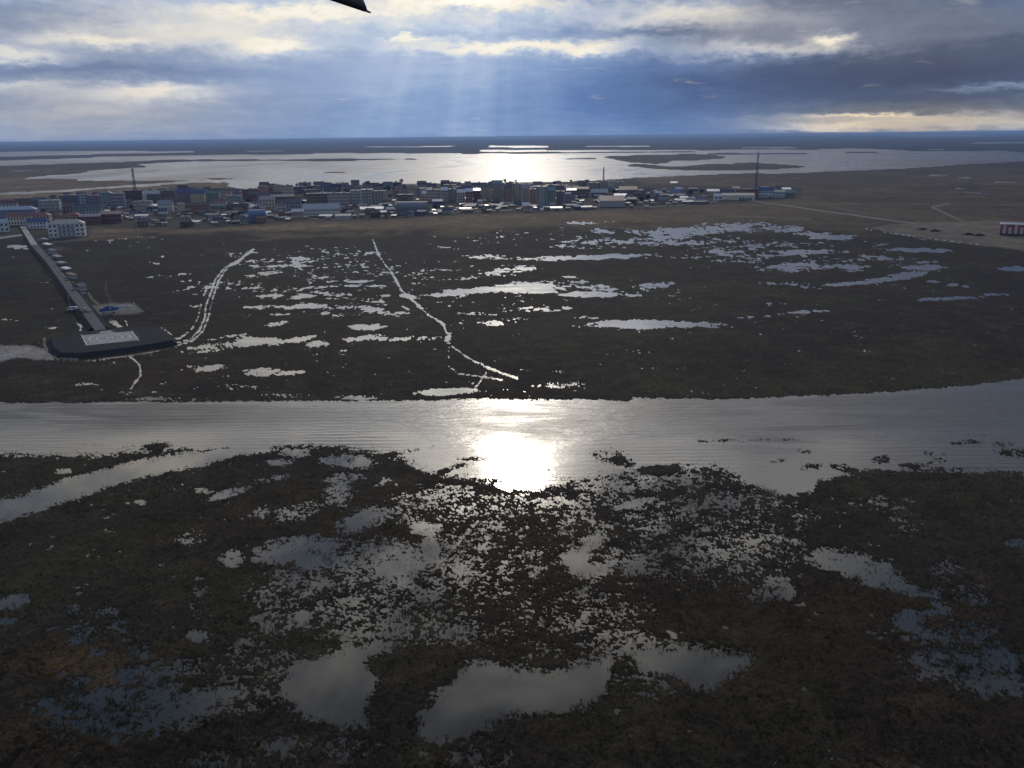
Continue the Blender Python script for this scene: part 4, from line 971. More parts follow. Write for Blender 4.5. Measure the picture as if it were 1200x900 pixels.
# ------------------------------------------------------------------ roads
def ribbon(name, pts, w, mat, lift=.06, step=6.0, z=None, flat=True):
    P = [np.array(at(a, b, .45)[:2]) for a, b in pts]; out = []
    for a, b in zip(P[:-1], P[1:]):
        n = max(1, int(np.linalg.norm(b - a) / step))
        for i in range(n): out.append(a + (b - a) * i / n)
    out.append(P[-1]); out = np.array(out)
    d = np.gradient(out, axis=0); d /= np.linalg.norm(d, axis=1)[:, None] + 1e-9; nrm = np.stack([-d[:, 1], d[:, 0]], -1)
    L = out + nrm * w / 2; Rr = out - nrm * w / 2
    if z is None: zz_ = np.maximum(.2, np.maximum(plan(L[:, 0], L[:, 1])[0], plan(Rr[:, 0], Rr[:, 1])[0])) + lift + .15
    else: zz_ = np.full(len(out), z)
    v = np.concatenate([np.column_stack([L, zz_]), np.column_stack([Rr, zz_]), np.column_stack([L + nrm * .8, zz_ - .8]), np.column_stack([Rr - nrm * .8, zz_ - .8])]); n = len(out)
    i = np.arange(n - 1)
    f = np.concatenate([np.stack([i, i + 1, n + i + 1, n + i], -1), np.stack([2 * n + i, 2 * n + i + 1, i + 1, i], -1), np.stack([n + i, n + i + 1, 3 * n + i + 1, 3 * n + i], -1)])
    me = mesh_np(name, v, f[:, ::-1], mat, smooth=False); return link(name, me, kind='structure')
dirt = paint('dirt_road', (.26, .235, .20), .9, .3, .1); dirt2 = paint('pale_dirt_road', (.42, .39, .34), .8, .3, .1); asph = paint('old_asphalt', (.12, .115, .11), .85, .3, .1)
ribbon('dirt_road', [(850, 233), (880, 235), (920, 240.5), (960, 246.5), (1005, 252.5), (1040, 257.5), (1075, 262)], 5, dirt)
ribbon('winding_street', [(268, 223), (270.5, 227), (268, 231), (262, 233), (272, 238), (285, 242), (290, 246.5), (300, 249.5), (318, 252), (340, 254.5)], 5, dirt2)
ribbon('town_road', [(340, 254.5), (375, 256.5), (410, 257.5)], 4, dirt)
ribbon('bright_street', [(576, 235), (590, 237), (605, 241), (618, 244)], 6, dirt2)
ribbon('edge_road', [(505, 248.6), (540, 248.3), (575, 247.4), (600, 246)], 5, dirt2)
ribbon('left_road', [(-20, 281), (0, 279.5), (12, 277.6), (26, 275.5)], 6, dirt2)
ribbon('left_edge_road', [(145, 258), (160, 258), (168, 262), (190, 264)], 4, dirt)
ribbon('hamlet_road', [(850, 233), (835, 236.5), (800, 240), (760, 243)], 3, dirt)

# ------------------------------------------------------------------ raised concrete road to the helipad, laid in slabs
RL = [(23, 265.5), (37, 288), (55.5, 308), (67, 325.5), (82, 348), (98, 368), (111, 386.5)]; RR = [(30, 265), (44.5, 287), (60, 303), (75.5, 321), (93, 343), (107, 363), (123, 384)]
ZR = 1.5
cmid = [(np.array(at(*a, ZR)[:2]) + np.array(at(*b, ZR)[:2])) / 2 for a, b in zip(RL, RR)]
cmid = np.array(cmid)
seg = np.concatenate([[0], np.cumsum(np.linalg.norm(np.diff(cmid, axis=0), axis=1))]); Ltot = seg[-1]
def road_pt(s):
    x = np.interp(s, seg, cmid[:, 0]); y = np.interp(s, seg, cmid[:, 1])
    x2 = np.interp(min(s + 8, Ltot), seg, cmid[:, 0]) - np.interp(max(s - 8, 0), seg, cmid[:, 0]); y2 = np.interp(min(s + 8, Ltot), seg, cmid[:, 1]) - np.interp(max(s - 8, 0), seg, cmid[:, 1])
    d = np.array([x2, y2]); d /= np.linalg.norm(d); return np.array([x, y]), d, np.array([-d[1], d[0]])
conc = paint('grey_concrete', (.155, .15, .142), .9, .3, .5, spec=.15); conc2 = paint('new_concrete', (.46, .43, .37), .85, .2, .5); geo_m = paint('dark_embankment', (.024, .024, .025), .95, .3, .3, spec=.1)
ss = np.arange(0, Ltot, 6.0); v = []; W2 = 2.6
for s in ss:
    p, d, n = road_pt(s)
    for off, z in ((-W2 - 3.6, -.4), (-W2 - .6, ZR - .12), (W2 + .6, ZR - .12), (W2 + 3.6, -.4)): q = p + n * off; v.append((q[0], q[1], z))
f = [(i * 4 + k, i * 4 + k + 1, i * 4 + 4 + k + 1, i * 4 + 4 + k) for i in range(len(ss) - 1) for k in range(3)]
m = bpy.data.meshes.new('road_embankment'); m.from_pydata(v, [], f); m.update(); m.materials.append(geo_m); link('road_embankment', m, kind='structure')
def slabs(s0, s1, mat, name, var):
    m = MB(); rr = random.Random(4); s = s0
    while s < s1:
        p, d, n = road_pt(s + 2.95); 
        for (a, b) in ((-W2, -.03), (.03, W2)):
            if rr.random() < .02: continue
            dz = rr.uniform(-.05, .05); b0 = len(m.v); e = .04
            for z in (ZR - .2, ZR + dz):
                for (u_, w_) in ((-2.95 + e, a), (2.95 - e, a), (2.95 - e, b), (-2.95 + e, b)): q = p + d * u_ + n * w_; m.v.append((q[0], q[1], z + rr.uniform(-.015, .015)))
            m.f += [(b0 + 4, b0 + 5, b0 + 6, b0 + 7), (b0, b0 + 1, b0 + 5, b0 + 4), (b0 + 1, b0 + 2, b0 + 6, b0 + 5), (b0 + 2, b0 + 3, b0 + 7, b0 + 6), (b0 + 3, b0, b0 + 4, b0 + 7)]
        s += 6.0
    return m.mesh(name, mat)
rd = link('concrete_road', slabs(Ltot * .32, Ltot, conc, 'slab_paving', .1), kind='structure')
rd2 = link('new_road_section', slabs(0, Ltot * .32, conc2, 'slab_paving', .1), kind='structure')
# dark round bars along the left foot of the embankment
pm = MB()
for a in np.arange(Ltot * .2, Ltot * .93, 12):
    p, d, n = road_pt(a); q, _, n2_ = road_pt(min(a + 12, Ltot)); o1 = p - n * (W2 + 2.6) * (1 if n[0] > 0 else -1); o2 = q - n2_ * (W2 + 2.6) * (1 if n2_[0] > 0 else -1)
    pm.bar((o1[0], o1[1], .9), (o2[0], o2[1], .9), .3, .3, 6)
t = thing('tube', 'dark pipeline running along the left foot of the helipad road', 'tube'); pm.build('dark_tube', paint('dark_tube', (.02, .02, .022), .95, spec=.05), t)

# ------------------------------------------------------------------ helipad
PT = 2.0
top_px = [(60, 396), (63, 407), (72, 413), (95, 413.5), (158, 406), (202, 398.5), (199, 394.5), (184, 383.5), (165, 382.5), (124, 385.5), (85, 391)]
tw = [at(a, b, PT)[:2] for a, b in top_px][::1]
def ccw(p):
    a = sum(p[i][0] * p[(i + 1) % len(p)][1] - p[(i + 1) % len(p)][0] * p[i][1] for i in range(len(p))); return p if a > 0 else p[::-1]
tw = ccw([tuple(q) for q in tw]); c0 = np.mean(np.array(tw), 0)
m = MB(); n = len(tw); b0 = 0
m.v += [(p[0], p[1], PT) for p in tw]
for i_, p in enumerate(tw):
    d = np.array(p) - c0; d /= np.linalg.norm(d); q = np.array(p) + d * 3.2; m.v.append((q[0], q[1], -.4))
m.f.append(tuple(range(n))); m.f += [(n + k, n + (k + 1) % n, (k + 1) % n, k) for k in range(n)]
membrane = paint('dark_membrane', (.036, .038, .038), .95, .35, .25, spec=.1)
hp = thing('helipad', 'dark rounded helipad mound with a pale ringed concrete landing square', 'helipad')
m.build('mound', membrane, hp)
cor = [np.array(at(a, b, PT + .1)[:2]) for a, b in ((95, 393), (155.5, 388), (162.5, 398), (101, 405))]
ctr = sum(cor) / 4
def quad_pt(u_, v_): return (cor[0] * (1 - u_) + cor[1] * u_) * (1 - v_) + (cor[3] * (1 - u_) + cor[2] * u_) * v_
pad_m = paint('pad_concrete', (.38, .36, .33), .85, .16, .4); NS = 12
for i in range(NS):
    for j in range(6):
        g = .03 / 24; a = [quad_pt(i / NS + g, j / 6 + g), quad_pt((i + 1) / NS - g, j / 6 + g), quad_pt((i + 1) / NS - g, (j + 1) / 6 - g), quad_pt(i / NS + g, (j + 1) / 6 - g)]
        z1 = PT + .14 + R_.uniform(-.012, .012)
        MB().poly(ccw([tuple(q) for q in a]), PT - .05, z1).build('slab', pad_m, hp)
a = [at(x, y, PT)[:2] for x, y in ((116, 391), (118, 388.5), (130, 387.3), (134, 389.8))]
MB().poly(ccw([tuple(q) for q in a]), PT - .05, PT + .12).build('entry_slab', pad_m, hp)
wp = paint('white_marking', (.72, .71, .66), .7, .1, .5)
ex = (cor[1] - cor[0]); exl = np.linalg.norm(ex); ex /= exl; ey = (cor[3] - cor[0]); eyl = np.linalg.norm(ey); ey /= eyl
def ring(r0_, r1_, name):
    m = MB(); N_ = 48
    for k in range(N_):
        a = 2 * math.pi * k / N_; c_, s_ = math.cos(a), math.sin(a)
        for r_ in (r0_, r1_): q = ctr + ex * c_ * r_ * exl + ey * s_ * r_ * eyl; m.v.append((q[0], q[1], PT + .165))
    m.f = [(2 * k, 2 * k + 1, (2 * k + 3) % (2 * N_), (2 * k + 2) % (2 * N_)) for k in range(N_)]
    m.build(name, wp, hp)
ring(.375, .40, 'outer_ring'); ring(.235, .258, 'inner_ring')
for nm, rects in (('centre_mark', [(-.06, -.035, -.07, .07), (.035, .06, -.07, .07), (-.035, .035, -.014, .014)]), ('edge_line', [(-.495, .495, .47, .49), (-.495, -.478, -.49, .47), (.478, .495, -.49, .47)])):
    m = MB()
    for (a, b, c, d) in rects:
        k = len(m.v)
        for (u_, v_) in ((a, c), (b, c), (b, d), (a, d)): q = ctr + ex * u_ * exl + ey * v_ * eyl; m.v.append((q[0], q[1], PT + .168))
        m.f.append((k, k + 1, k + 2, k + 3))
    m.build(nm, wp, hp)
# marker lamps round the square
lampm = paint('lamp_housing', (.55, .50, .42), .5)
for i in range(4):
    for k in range(3):
        u_, v_ = [(k / 3, -.06), (1.04, k / 3), (1 - k / 3, 1.06), (-.04, 1 - k / 3)][i]; q = quad_pt(u_, v_)
        MB().bar((q[0], q[1], PT), (q[0], q[1], PT + .5), .18, .12, 6).build('marker_lamp', lampm, hp)

# ------------------------------------------------------------------ sheds beside the road
def shed_at(px, yb, wpx, hpx, wall, roof, label, dd=5, rk='mono', rz=.9):
    return building(px - wpx * .42, px + wpx * .42, yb - hpx * .8, yb, wall, roof, rk, 0, 0, dd, label, rz=rz, group='sheds along the helipad road', **SH)
shed_at(59, 290, 7.5, 4.6, 'dark grey', 'pale grey', 'pale roofed shed farthest up the helipad road', 6)
shed_at(55, 283.5, 6, 3.4, 'dark grey', 'grey', 'dark shed between the grey block and the helipad road', 5)
shed_at(64, 297, 8, 4.4, 'grey', 'dark grey', 'grey shed second farthest along the helipad road', 5)
shed_at(71, 304.5, 8, 5.0, 'dark grey', 'grey', 'light roofed shed third farthest along the helipad road', 6)
shed_at(75, 312, 9, 3.8, 'dark grey', 'grey', 'flat dark shed fourth farthest along the helipad road', 5)
shed_at(81, 319, 9, 4.6, 'brown', 'pale grey', 'brown shed halfway down the row by the helipad road', 5)
shed_at(88, 326.5, 9, 5.6, 'grey', 'brown', 'grey shed behind the last one along the helipad road', 6)
shed_at(98, 340.5, 11, 9.6, 'grey', 'dark grey', 'nearest and largest dark roofed shed along the helipad road', 6, 'gable')
for i, (px, py, w_) in enumerate([(84, 331, 8), (98, 343.5, 7), (68, 300, 5), (90, 335, 6)]):
    p = at(px, py, .3); o = link('timber_pallet', MB().box(-w_ * .2, w_ * .2, -.9, .9, 0, .35).mesh('timber_pallet', paint('pale_wood', (.42, .40, .36), .8)))
    o.location = (p[0], p[1], max(.15, ground_z(p[0], p[1])) + .02); o.rotation_euler.z = .2 * i
    o['label'] = ['pale stack of boards lying beside the halfway shed', 'pale boards lying just below the nearest dark roofed shed', 'short pale boards near the third farthest shed', 'pale boards between the grey shed and the nearest shed'][i]; o['category'] = 'boards'; o['group'] = 'boards lying by the sheds'

# ------------------------------------------------------------------ vehicles
rubber = paint('rubber', (.02, .02, .02), .9)
def vehicle(name, label, cat, px, py, rz, L, Wd, Hh, body, prof, z):
    p = at(px, py, z); t = thing(name, label, cat, (p[0], p[1], z), rz)
    m = MB(); n = len(prof)
    for sy in (-1, 1):
        for (x, zz_) in prof: m.v.append((x * L, sy * Wd / 2 * (.86 if zz_ > .6 else 1), .3 + zz_ * Hh))
    m.f = [tuple(range(n - 1, -1, -1)), tuple(range(n, 2 * n))] + [(k, (k + 1) % n, n + (k + 1) % n, n + k) for k in range(n)]
    m.build('body', paint('body_' + name, body, .4, .08), t)
    g = MB()
    for sy in (-1, 1):
        for (a, b) in ((-.28, -.04), (.02, .26)): g.box(a * L, b * L, min(sy * Wd * .43, sy * Wd * .47), max(sy * Wd * .43, sy * Wd * .47), .3 + Hh * .58, .3 + Hh * .86)
    g.build('side_window', glass, t)
    MB().box(-.42 * L, -.40 * L, -Wd * .38, Wd * .38, .3 + Hh * .55, .3 + Hh * .85).build('windscreen', glass, t)
    for sx in (-.3, .3):
        for sy in (-1, 1): MB().bar((sx * L, sy * (Wd / 2 - .12), .38), (sx * L, sy * (Wd / 2 + .06), .38), .38, .38, 12).build('wheel', rubber, t)
    return t
vehicle('van', 'white van parked left of the helipad road by a thin pole', 'van', 85.5, 363.8, .15, 5.2, 2.0, 1.9, (.6, .6, .58), [(-.5, 0), (.5, 0), (.5, .95), (-.3, 1.0), (-.42, .55), (-.5, .5)], .25)
vehicle('pickup_truck', 'cream pickup truck on the road near the helicopter apron', 'pickup truck', 101, 365, -.5, 5.2, 2.0, 1.7, (.5, .46, .36), [(-.5, 0), (.5, 0), (.5, .5), (.05, .52), (.0, 1.0), (-.22, 1.0), (-.32, .55), (-.5, .5)], ZR + .1)
p = at(82, 360, .3); t = thing('lamp_post', 'thin pale pole standing behind the white van', 'pole', (p[0], p[1], .1))
MB().bar((0, 0, -.3), (0, 0, 7), .16, .1, 6).build('post', paint('pole_grey', (.35, .35, .34), .6), t); MB().box(-.1, 1.1, -.12, .12, 6.9, 7.1).build('arm', paint('pole_grey', (.35, .35, .34), .6), t)

# ------------------------------------------------------------------ helicopter on the apron
def loft(secs, n=14, closed=True):
    """secs: (x, yc, zc, half width, half height) along x"""
    m = MB()
    for (x, yc, zc, hw, hh) in secs:
        for k in range(n):
            a = 2 * math.pi * k / n; ca, sa = math.cos(a), math.sin(a)
            m.v.append((x, yc + hw * math.copysign(abs(ca) ** .8, ca), zc + hh * math.copysign(abs(sa) ** .8, sa)))
    for i in range(len(secs) - 1):
        for k in range(n): m.f.append((i * n + k, i * n + (k + 1) % n, (i + 1) * n + (k + 1) % n, (i + 1) * n + k))
    m.f.append(tuple(range(n - 1, -1, -1))); b = (len(secs) - 1) * n; m.f.append(tuple(b + k for k in range(n))); return m
p = at(130, 366.5, .35); hz = max(.3, ground_z(p[0], p[1]))
hl = thing('helicopter', 'blue and white helicopter parked with drooping rotor on the pale apron', 'helicopter', (p[0], p[1], hz), math.radians(180 + 28))
hb = paint('heli_blue', (.07, .13, .28), .45, .1, .5, spec=.5); hwm = paint('heli_white', (.62, .63, .62), .4, .1, .5, spec=.5)
link('fuselage', loft([(5.6, 0, 1.7, .25, .3), (5.2, 0, 1.75, .8, .75), (4.4, 0, 1.85, 1.15, 1.05), (3.0, 0, 1.9, 1.25, 1.2), (-1.5, 0, 1.9, 1.25, 1.2), (-3.2, 0, 2.2, 1.0, .95), (-4.4, 0, 2.5, .55, .6)]).mesh('fuselage', hb, True), hl)
link('belly', loft([(4.6, 0, 1.15, .9, .42), (3.0, 0, 1.05, 1.22, .5), (-1.5, 0, 1.05, 1.22, .5), (-2.9, 0, 1.35, .9, .4)]).mesh('belly', hwm, True), hl)
link('engine_cowling', loft([(3.4, 0, 3.1, .3, .25), (2.8, 0, 3.2, .75, .5), (0, 0, 3.3, .8, .55), (-2.0, 0, 3.1, .6, .42), (-3.0, 0, 2.9, .25, .2)]).mesh('engine_cowling', hb, True), hl)
link('tail_boom', loft([(-4.2, 0, 2.5, .55, .58), (-8.0, 0, 2.75, .33, .36), (-11.0, 0, 2.9, .2, .25)]).mesh('tail_boom', hwm, True), hl)
m = MB(); m.v = [(-10.6, -.1, 2.9), (-11.7, -.1, 2.9), (-12.9, -.06, 5.0), (-12.3, -.06, 5.1), (-10.6, .1, 2.9), (-11.7, .1, 2.9), (-12.9, .06, 5.0), (-12.3, .06, 5.1)]
m.f = [(0, 1, 2, 3), (7, 6, 5, 4), (0, 4, 5, 1), (1, 5, 6, 2), (2, 6, 7, 3), (3, 7, 4, 0)]; m.build('tail_fin', hwm, hl)
tr = MB().bar((-12.6, .1, 4.8), (-12.6, .55, 4.8), .14, .14, 8).build('tail_rotor_hub', steel, hl)
for k in range(3):
    a = k * 2.094 + .3; MB().bar((-12.6, .5, 4.8), (-12.6 + 1.8 * math.cos(a), .5, 4.8 + 1.8 * math.sin(a)), .1, .1).build('tail_rotor_blade', steel, tr)
MB().bar((.6, 0, 3.6), (.6, 0, 4.5), .3, .22, 8).build('rotor_mast', steel, hl)
for k in range(5):
    a = k * 1.2566 + .35; m = MB(); L_ = 9.6; c_, s_ = math.cos(a), math.sin(a); ns = 6
    for i in range(ns + 1):
        r_ = .4 + (L_ - .4) * i / ns; z = 4.35 - .95 * (i / ns) ** 2
        for (w_, dz) in ((-.24, 0), (.24, 0), (.24, .06), (-.24, .06)): m.v.append((.6 + c_ * r_ - s_ * w_, s_ * r_ + c_ * w_, z + dz))
    for i in range(ns):
        for q in range(4): m.f.append((i * 4 + q, i * 4 + (q + 1) % 4, i * 4 + 4 + (q + 1) % 4, i * 4 + 4 + q))
    m.f += [(3, 2, 1, 0), tuple(ns * 4 + q for q in range(4))]; m.build('rotor_blade', steel, hl)
link('cockpit_glass', loft([(5.35, 0, 2.0, .55, .35), (5.0, 0, 2.2, .84, .52), (4.3, 0, 2.4, 1.12, .55), (3.7, 0, 2.45, 1.2, .5)]).mesh('cockpit_glass', glass, True), hl)
for sy in (-1, 1):
    for k in range(5): MB().bar((2.6 - k * .95, sy * 1.18, 2.15), (2.6 - k * .95, sy * 1.29, 2.15), .24, .24, 10).build('cabin_window', glass, hl)
for (x, y, r_) in ((3.6, .25, .3), (3.6, -.25, .3), (-1.4, 2.0, .45), (-1.4, -2.0, .45)):
    wl = MB().bar((x, y - .14, r_), (x, y + .14, r_), r_, r_, 12).build('wheel', rubber, hl); MB().bar((x, y * .9, r_), (x, y * .3, 1.1), .09, .09, 6).build('strut', steel, wl)

# ------------------------------------------------------------------ red and white airfield hut on the right
p = at(1171, 275, .6); ds = float(np.dot(p - np.array([0, 0, H]), cF)) / FPX
q = at(1212, 276.5, .6); dv = q - p; Lr = float(np.linalg.norm(dv[:2])); ang = math.atan2(dv[1], dv[0])
t = thing('checkered_hut', 'red and white checkered airfield hut on piles at the right edge', 'hut', (p[0], p[1], .4), ang)
hb0, hb1 = 1.3, 1.3 + 10.6 * ds
redw = paint('signal_red', (.36, .09, .075), .6, .1); whw = paint('signal_white', (.52, .50, .46), .6, .1)
MB().box(.2, Lr, .1, 9, hb0, hb1).build('wall', wallm('white'), t)
npan = 12; pw = Lr / npan; ph = (hb1 - hb0)
for k in range(npan):
    MB().box(k * pw, (k + 1) * pw - .04, .02, .1, hb0, hb1 - ph * .32).build('panel', redw if k % 2 == 0 else whw, t)
    MB().box(k * pw, (k + 1) * pw - .04, .02, .1, hb1 - ph * .32 + .03, hb1).build('panel', redw if (k % 2 == 0 or k % 4 == 3) else whw, t)
for k in range(4):
    MB().box(.1, .2, .1 + k * 2.2, .1 + (k + 1) * 2.2 - .05, hb0, hb1).build('panel', whw if k % 2 == 0 else redw, t)
MB().gable(0, Lr, 0, 9, hb1, 1.5, hip=1.5).build('roof', roofm('pale grey'), t)
for k in range(8): MB().box(k * Lr / 8 + .5, k * Lr / 8 + .9, .5, .9, -.6, hb0).build('pile', steel, t)
MB().box(.2, Lr, 1.2, 1.3, -.2, hb0 - .05).build('underside_shade', wallm('black'), t)  # black sheet standing in for the shade under the raised floor

# dark scrub on the gravel, and snow left along its foot
def bush(px, py, w_, label):
    p = at(px, py, .4); rr = np.random.default_rng(int(px)); v = []; f = []
    for i in range(220):
        c = np.array([rr.normal() * w_ * .42, rr.normal() * w_ * .28, 0]); c[2] = rr.uniform(0, 1.7) * math.exp(-(c[0] / w_) ** 2 * 2)
        a = rr.normal(size=3); a /= np.linalg.norm(a); b = np.cross(a, rr.normal(size=3)); b /= np.linalg.norm(b); s = rr.uniform(.2, .5)
        k = len(v); v += [tuple(c + a * s), tuple(c + b * s), tuple(c - a * s), tuple(c - b * s)]; f.append((k, k + 1, k + 2, k + 3))
    me = bpy.data.meshes.new('twigs'); me.from_pydata(v, [], f); me.materials.append(foliage)
    t = thing('shrub', label, 'shrub', (p[0], p[1], .3), 0, 'dark shrubs on the gravel ground'); link('twigs', me, t)
    MB().bar((0, 0, -.4), (0, 0, 1), .12, .05, 5).build('stem', bark, t)
for a in ((1081, 269, 5.5, 'leftmost dark shrub on the gravel ground'), (1096, 271, 5.5, 'second dark shrub from the left on the gravel ground'), (1135, 275, 5.0, 'third dark shrub from the left on the gravel ground'), (1148, 276, 5.0, 'rightmost dark shrub close to the checkered hut')): bush(*a)
snow = paint('old_snow', (.78, .77, .73), .5, .08, .8)
SN = [(1016, 268.6, 5), (1021, 270, 3), (1037, 272, 3), (1044, 273.2, 2), (1051, 274, 6), (1058, 275.4, 6), (1065, 276, 6), (1071, 277.2, 2), (1090, 279.6, 3), (1097, 280.6, 3), (1107, 281.8, 4), (1116, 283, 5), (1125, 284.4, 3), (1137, 285.6, 3), (1145, 286.6, 3)]
for i, (px, py, wpx) in enumerate(SN):
    p = at(px, py, .25); rr = np.random.default_rng(i); k_ = 9; w_ = wpx * .38
    pts = [(w_ * math.cos(2 * math.pi * a / k_) * rr.uniform(.7, 1.1), 1.7 * math.sin(2 * math.pi * a / k_) * rr.uniform(.7, 1.1)) for a in range(k_)]
    o = link('snow_patch', MB().poly(pts, -.5, .55, .5).mesh('snow_patch', snow)); o.location = (p[0], p[1], .1)
    o['label'] = f'{ORD[i] if i < 12 else ["third from right", "second from right", "rightmost"][i - 12]} bright snow patch along the foot of the gravel ground'; o['category'] = 'snow patch'; o['group'] = 'snow patches below the gravel ground'

# small things on the marsh
p = at(281, 262.6, .3); t = thing('hut', 'tiny dark hut standing alone in front of the garages', 'hut', (p[0] - 6, p[1], .2)); MB().box(-2.5, 2.5, 0, 3, -.3, 2.6).build('wall', wallm('black'), t); MB().gable(-2.5, 2.5, 0, 3, 2.6, 1.3).build('roof', roofm('pale grey'), t)
p = at(906, 897, .1); t = thing('dead_branch', 'pale thin branch sticking up at the bottom edge', 'branch', (p[0], p[1], -.1), 0)
MB().bar((0, 0, 0), (.7, .5, .8), .03, .012, 5).build('stick', paint('dead_wood', (.5, .48, .42), .8), t); MB().bar((.35, .25, .4), (.75, .1, .6), .015, .006, 5).build('twig', paint('dead_wood', (.5, .48, .42), .8), t)

# ------------------------------------------------------------------ own rotor blade reaching into the view, a few metres off
cam0 = np.array([0, 0, H])
def near(px, py, d): return cam0 + ray(px, py) * d
tip = near(432, 15.5, 7.0); root = near(150, -79, 5.2)
ax = tip - root; Lb = np.linalg.norm(ax); ax /= Lb
up = near(425, -14, 7.25) - near(432, 15.5, 7.0); up -= ax * np.dot(up, ax); up /= np.linalg.norm(up); th_ = np.cross(ax, up)
m = MB(); chord = .42; prof = [(0, 0), (.04, .03), (.15, .045), (.32, .035), (chord, .004), (.32, -.008), (.15, -.015), (.04, -.02)]
st_ = [(0, 1, 0), (.25, 1, 0), (.5, 1, 0), (.75, 1, 0), (.93, 1, 0), (.955, .97, .0), (.975, .86, .0), (.985, .6, .005), (.992, .3, .005), (1.0, .05, .0)]
for (s_, c_, o_) in st_:
    for (a, b) in prof: q = root + ax * Lb * s_ + up * (a * c_ + o_) + th_ * b * c_ * 1.3; m.v.append(tuple(q))
k = len(prof)
for i in range(len(st_) - 1):
    for j in range(k): m.f.append((i * k + j, i * k + (j + 1) % k, (i + 1) * k + (j + 1) % k, (i + 1) * k + j))
m.f += [tuple(range(k - 1, -1, -1)), tuple((len(st_) - 1) * k + j for j in range(k))]
t = thing('rotor_blade', 'dark rotor blade tip hanging into the top of the sky', 'rotor blade')
link('blade', m.mesh('blade', paint('blade_grey', (.055, .055, .05), .55, .15, 3), True), t)
q0 = tip - ax * .12; MB().bar(tuple(q0 + up * .02), tuple(tip + ax * .04 + up * .015), .012, .006, 6).build('trim_tab', steel, t)

# ------------------------------------------------------------------ marsh plants: tussocks and reeds as one mass
veg = bpy.data.materials.new('marsh_plants'); veg.use_nodes = True; veg.node_tree.nodes.clear()
V_ = NT(veg.node_tree); vp = V_.n('ShaderNodeBsdfPrincipled'); vo = V_.n('ShaderNodeOutputMaterial'); V_.nt.links.new(vp.outputs[0], vo.inputs[0])
pos = V_.n('ShaderNodeNewGeometry').outputs['Position']
V_.put(vp.inputs['Base Color'], V_.ramp(V_.noise(pos, .9, 4, .7), [(.3, (.030, .024, .014, 1)), (.5, (.048, .040, .021, 1)), (.64, (.075, .060, .031, 1)), (.8, (.13, .095, .046, 1))]))
vt = V_.n('ShaderNodeBsdfTranslucent'); vm_ = V_.n('ShaderNodeMixShader'); vm_.inputs[0].default_value = .4
V_.nt.links.new(vp.inputs['Base Color'].links[0].from_socket, vt.inputs[0]); V_.nt.links.new(vp.outputs[0], vm_.inputs[1]); V_.nt.links.new(vt.outputs[0], vm_.inputs[2]); V_.nt.links.new(vm_.outputs[0], vo.inputs[0])
vp.inputs['Roughness'].default_value = .9; vp.inputs['Specular IOR Level'].default_value = .1
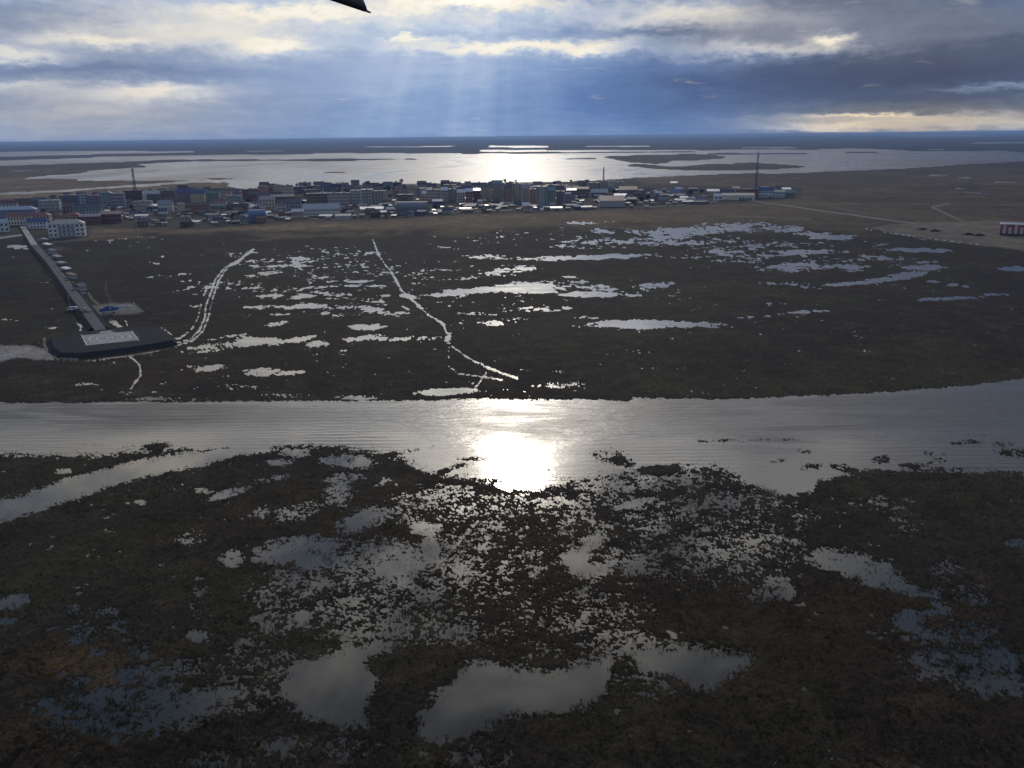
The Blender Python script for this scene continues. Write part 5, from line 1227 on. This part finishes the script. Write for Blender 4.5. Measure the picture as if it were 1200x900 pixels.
def scatter(n, u0_, u1_, v0_, v1_, seed, keep, hmin, hmax, nt_, wid):
    rr = np.random.default_rng(seed); u = rr.uniform(u0_, u1_, n); v = rr.uniform(v0_, v1_, n)
    d = cF[None] + cR[None] * ((u - 600) / FPX)[:, None] - cU[None] * ((v - 450) / FPX)[:, None]; t_ = -H / d[:, 2]
    x = d[:, 0] * t_; y = d[:, 1] * t_
    z, s, sand, *_ = plan(x, y); pr = keep(s, x, y); ok = (rr.random(n) < pr) & (sand < .3)
    x, y, z, s = x[ok], y[ok], np.maximum(z[ok], -.12), s[ok]; m_ = len(x)
    clump = .6 + .8 * np.clip(vnoise(x / 3, y / 3, 77) + .5, 0, 1); hgt = rr.uniform(hmin, hmax, m_) * clump
    T_ = nt_; ang_ = rr.uniform(0, 2 * np.pi, (m_, T_)); lean = rr.uniform(.1, .9, (m_, T_)); bx_ = rr.normal(0, .5, (m_, T_)) * wid; by_ = rr.normal(0, .5, (m_, T_)) * wid
    fa = rr.uniform(0, np.pi, (m_, T_)); hw_ = rr.uniform(.3, 1, (m_, T_)) * wid * .32; hh = hgt[:, None] * rr.uniform(.6, 1.1, (m_, T_))
    bx0 = x[:, None] + bx_; by0 = y[:, None] + by_; zb = np.repeat(z[:, None], T_, 1) - .05
    A_ = np.stack([bx0 - np.cos(fa) * hw_, by0 - np.sin(fa) * hw_, zb], -1); B_ = np.stack([bx0 + np.cos(fa) * hw_, by0 + np.sin(fa) * hw_, zb], -1)
    C_ = np.stack([bx0 + np.cos(ang_) * lean * hh * .6, by0 + np.sin(ang_) * lean * hh * .6, zb + hh], -1)
    return np.stack([A_, B_, C_], 2).reshape(-1, 3)
kp = lambda s, x, y: np.where(s > .12, .28, np.where(s > -.10, .8, np.where(s > -.3, .30 * np.clip(1 + (s + .1) / .2, 0, 1), 0))) 
vv_ = [scatter(240000, -60, 1260, 515, 915, 15, lambda s, x, y: np.where((s < .10) & (s > -.55), .95 * np.clip(1 + s / .50, .05, 1) * np.clip(vnoise(x / 6, y / 6, 91) * 2.2 + .7, .08, 1), 0), .3, .75, 4, .16), scatter(95000, -60, 1260, 515, 915, 5, kp, .14, .38, 5, .34), scatter(50000, -60, 1260, 400, 530, 6, kp, .12, .32, 4, .5)]
tv = np.concatenate(vv_); me = mesh_np('marsh_plants', tv, np.arange(len(tv)).reshape(-1, 3), veg, smooth=False)
link('marsh_plants', me, kind='stuff')
print('plants tris', len(tv) // 3, time.time() - T0)

# ------------------------------------------------------------------ haze
def box_mesh(name, x0, x1, y0, y1, z0, z1, mat):
    v = [(x, y, z) for z in (z0, z1) for y in (y0, y1) for x in (x0, x1)]
    f = [(0, 2, 3, 1), (4, 5, 7, 6), (0, 1, 5, 4), (2, 6, 7, 3), (0, 4, 6, 2), (1, 3, 7, 5)]
    me = bpy.data.meshes.new(name); me.from_pydata(v, [], f); me.update(); me.materials.append(mat); return me
mh = bpy.data.materials.new('haze_air'); mh.use_nodes = True; mh.node_tree.nodes.clear()
hn = NT(mh.node_tree); hv = hn.n('ShaderNodeVolumePrincipled'); ho = hn.n('ShaderNodeOutputMaterial')
hv.inputs['Density'].default_value = 6.0e-5; hv.inputs['Color'].default_value = (.42, .62, 1, 1); hv.inputs['Anisotropy'].default_value = .2
hv.inputs['Emission Strength'].default_value = 0.0
hn.nt.links.new(hv.outputs[0], ho.inputs['Volume'])
link('haze', box_mesh('haze', -70000, 70000, -70000, 70000, -2, 94, mh), kind='stuff')
